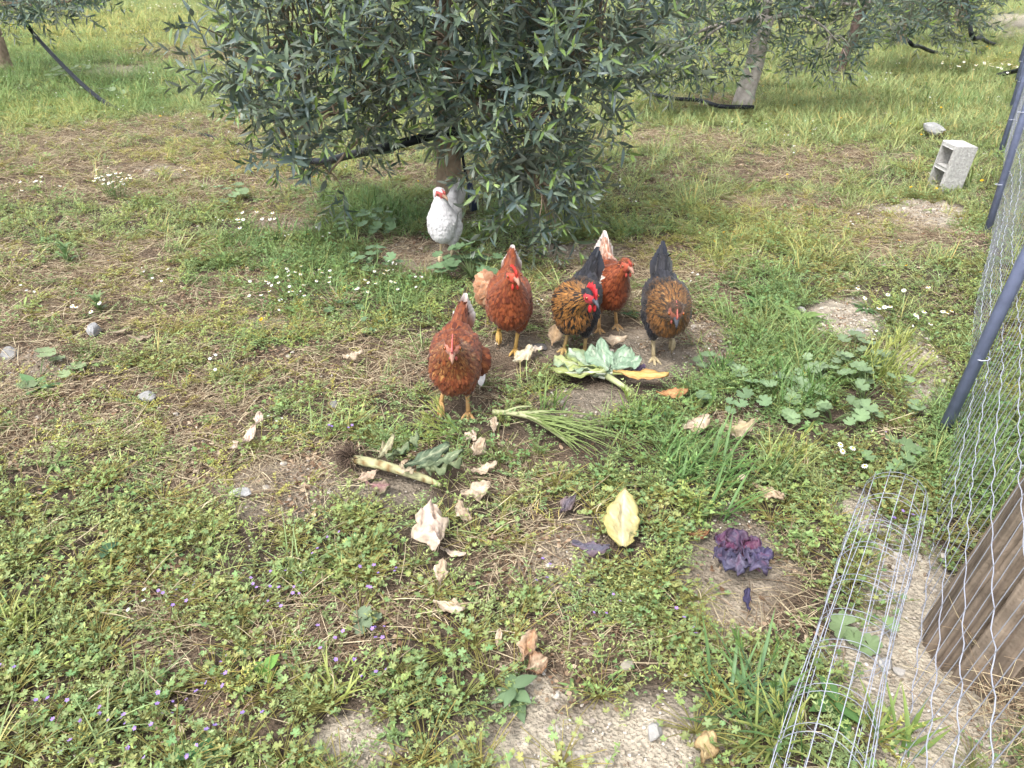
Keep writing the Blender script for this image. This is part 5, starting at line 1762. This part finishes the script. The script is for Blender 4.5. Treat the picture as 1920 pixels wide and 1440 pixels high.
# leafy mats
place("geranium_weeds", [proto_geranium() for k in range(7)], M_LEAF_I,
      field(235, lambda z, x, y: (.16 + .62 * sstep(780, 980, z["py"]) * (1 - .45 * sstep(1150, 1500, z["px"])) + .35 * z["lush"] + 1.1 * (z["n"] - .5)) * (1 - .97 * z["bare"]) * (1 - .82 * z["straw"]) * (1 - .6 * farness(z)), 4, lod=(1, .7, .3, .05, 0)),
      lambda z, r, s: mixt(mixt((.72, .88, .74), (1.22, 1.14, .9), r), (.6, .84, .66), z["lush"] * .7), "low cranesbill weeds with small lobed leaves", "weeds")
place("ferny_weeds", [proto_ferny() for k in range(7)], M_LEAF_I,
      field(300, lambda z, x, y: (.50 + .3 * z["lush"] + .9 * (z["n2"] - .5)) * (1 - .95 * z["bare"]) * (1 - .76 * z["straw"]) * (1 - .35 * farness(z)), 5, lod=(1, .8, .4, .06, 0)),
      lambda z, r, s: mixt(mixt((.75, .92, .78), (1.22, 1.12, .85), r), (.62, .85, .66), z["lush"] * .75), "creeping weeds with tiny divided leaves", "weeds")
place("yellow_moss_weeds", [proto_ferny() for k in range(4)], M_LEAF_I,
      field(230, lambda z, x, y: .8 * z["yellow"] + .07 * (1 - z["bare"]) + .2 * z["straw"] * (z["px"] < 700), 6, lod=(1, .8, .4, .1, .02)),
      lambda z, r, s: mixt((1.5, 1.2, .62), (1.25, 1.15, .7), r), "yellowing mossy weeds among the straw", "weeds", smin=.6, smax=1.0)
place("mixed_weeds", [proto_rosette() for k in range(5)] + [proto_stalks() for k in range(6)] + [proto_clover() for k in range(4)], M_LEAF_I,
      field(170, lambda z, x, y: (.42 + .25 * z["lush"] + 1.2 * (fbm(x * 3.1, y * 3.1, 131, 3) - .5)) * (1 - .93 * z["bare"]) * (1 - .72 * z["straw"]), 15, lod=(1, .8, .5, .15, .03)),
      lambda z, r, s: mixt(mixt((.78, .92, .8), (1.2, 1.12, .88), r), (.62, .85, .68), z["lush"] * .7), "mixed small weeds, rosettes, clover and seed stalks", "weeds")
# grass
place("grass", [proto_grass() for k in range(6)] + [proto_grass(14, (.03, .09), .05, .003) for k in range(3)], M_LEAF_I,
      field(230, lambda z, x, y: (.07 + .55 * farness(z) + .62 * z["lush"] + .30 * sstep(1000, 1400, z["px"]) * sstep(900, 500, z["py"]) + .9 * (z["n"] - .5) * (.4 + farness(z))) * (1 - .93 * z["bare"]) * (1 - .74 * z["straw"]), 7, lod=(1, .9, .5, .16, .045)),
      lambda z, r, s: mixt(mixt(mixt((.85, .98, .85), (1.28, 1.2, .95), r), (.62, .84, .6), z["lush"] * .8), (1.3, 1.15, .7), z["yellow"] * .5), "short wild grass of the orchard floor", "grass", smin=.6, smax=1.2, tilt=.2)
place("far_grass", [proto_grass(26, (.06, .16), .09, .005) for k in range(4)], M_LEAF_I,
      field(26, lambda z, x, y: (.45 + 1.6 * (z["n"] - .5) - .2 * (z["px"] < 800)) * (1 - .88 * z["straw"]) * (1 - .9 * z["bare"]), 8, y0=7.5, far_scale=False, lod=(1, 1, 1, .8, .45)),
      lambda z, r, s: mixt(mixt((.85, 1.0, .85), (1.25, 1.2, .95), r), (.7, .9, .6), z["lush"] * .8), "taller grass on the far ground under the trees", "grass", smin=.7, smax=1.5)
# flowers
place("lilac_flowers", [proto_flower(S(176, 150, 216, .75), .0056, 5, None) for k in range(4)], M_LEAF_I,
      field(50, lambda z, x, y: sstep(820, 1000, z["py"]) * sstep(1250, 600, z["px"]) * (.2 + 3.2 * (z["n"] - .45)) * (1 - z["bare"]) + .04 * sstep(600, 750, z["py"]), 9, lod=(1, .7, .2, 0, 0)),
      lambda z, r, s: mixt((.9, .88, 1), (1.1, 1, 1.05), r), "tiny lilac cranesbill flowers over the weeds", "flowers")
place("yellow_flowers", [proto_flower(S(240, 205, 40, .8), .012, 9, S(225, 160, 30, .7), (.05, .12), 1, .02) for k in range(3)], M_LEAF_I,
      field(1.8, lambda z, x, y: .25 + .9 * sstep(1250, 1500, z["px"]) * sstep(700, 300, z["py"]) + .5 * sstep(500, 200, z["px"]) * sstep(560, 200, z["py"]) - .25 * sstep(700, 800, z["py"]), 10, far_scale=True, lod=(1, 1, 1, .4, .1)),
      lambda z, r, s: mixt((1, .85, .8), (1.05, 1.02, 1), r), "scattered yellow daisies in the grass", "flowers", smin=.6, smax=1.1)
place("white_flowers", [proto_flower(S(238, 238, 232, .82), .008, 6, None, (.05, .12), 3, .05) for k in range(3)], M_LEAF_I,
      field(7, lambda z, x, y: .12 + .5 * farness(z) * z["n"] + .3 * z["lush"] * (z["py"] < 620), 11, lod=(1, 1, .8, .3, .06)),
      lambda z, r, s: mixt((.9, .92, .9), (1, 1, 1), r), "specks of small white flowers across the grass", "flowers", smin=.6, smax=1.1)

# heap of hay behind the fence by the wooden post
hx, hy = G(1895, 1330)
g = np.random.default_rng(5)
n = 130
q = g.normal(size=(n, 2)) * [.11, .11]
pts = np.stack([hx + .16 + q[:, 0], hy - .03 + q[:, 1], np.maximum(.09 - .5 * (q ** 2).sum(1) * 3, 0) + g.uniform(0, .02, n)], 1)
scatter("hay_heap", [proto_straw(14, (.08, .22)) for k in range(4)], M_DRY_I, pts, np.stack([g.normal(0, .35, n), g.normal(0, .35, n), g.uniform(0, 6.28, n)], 1), g.uniform(.7, 1.1, n), g.integers(0, 4, n), mixt((1.25, 1.22, 1.15), (.95, .92, .85), g.random(n)), "heap of pale hay at the foot of the wooden post", "hay")
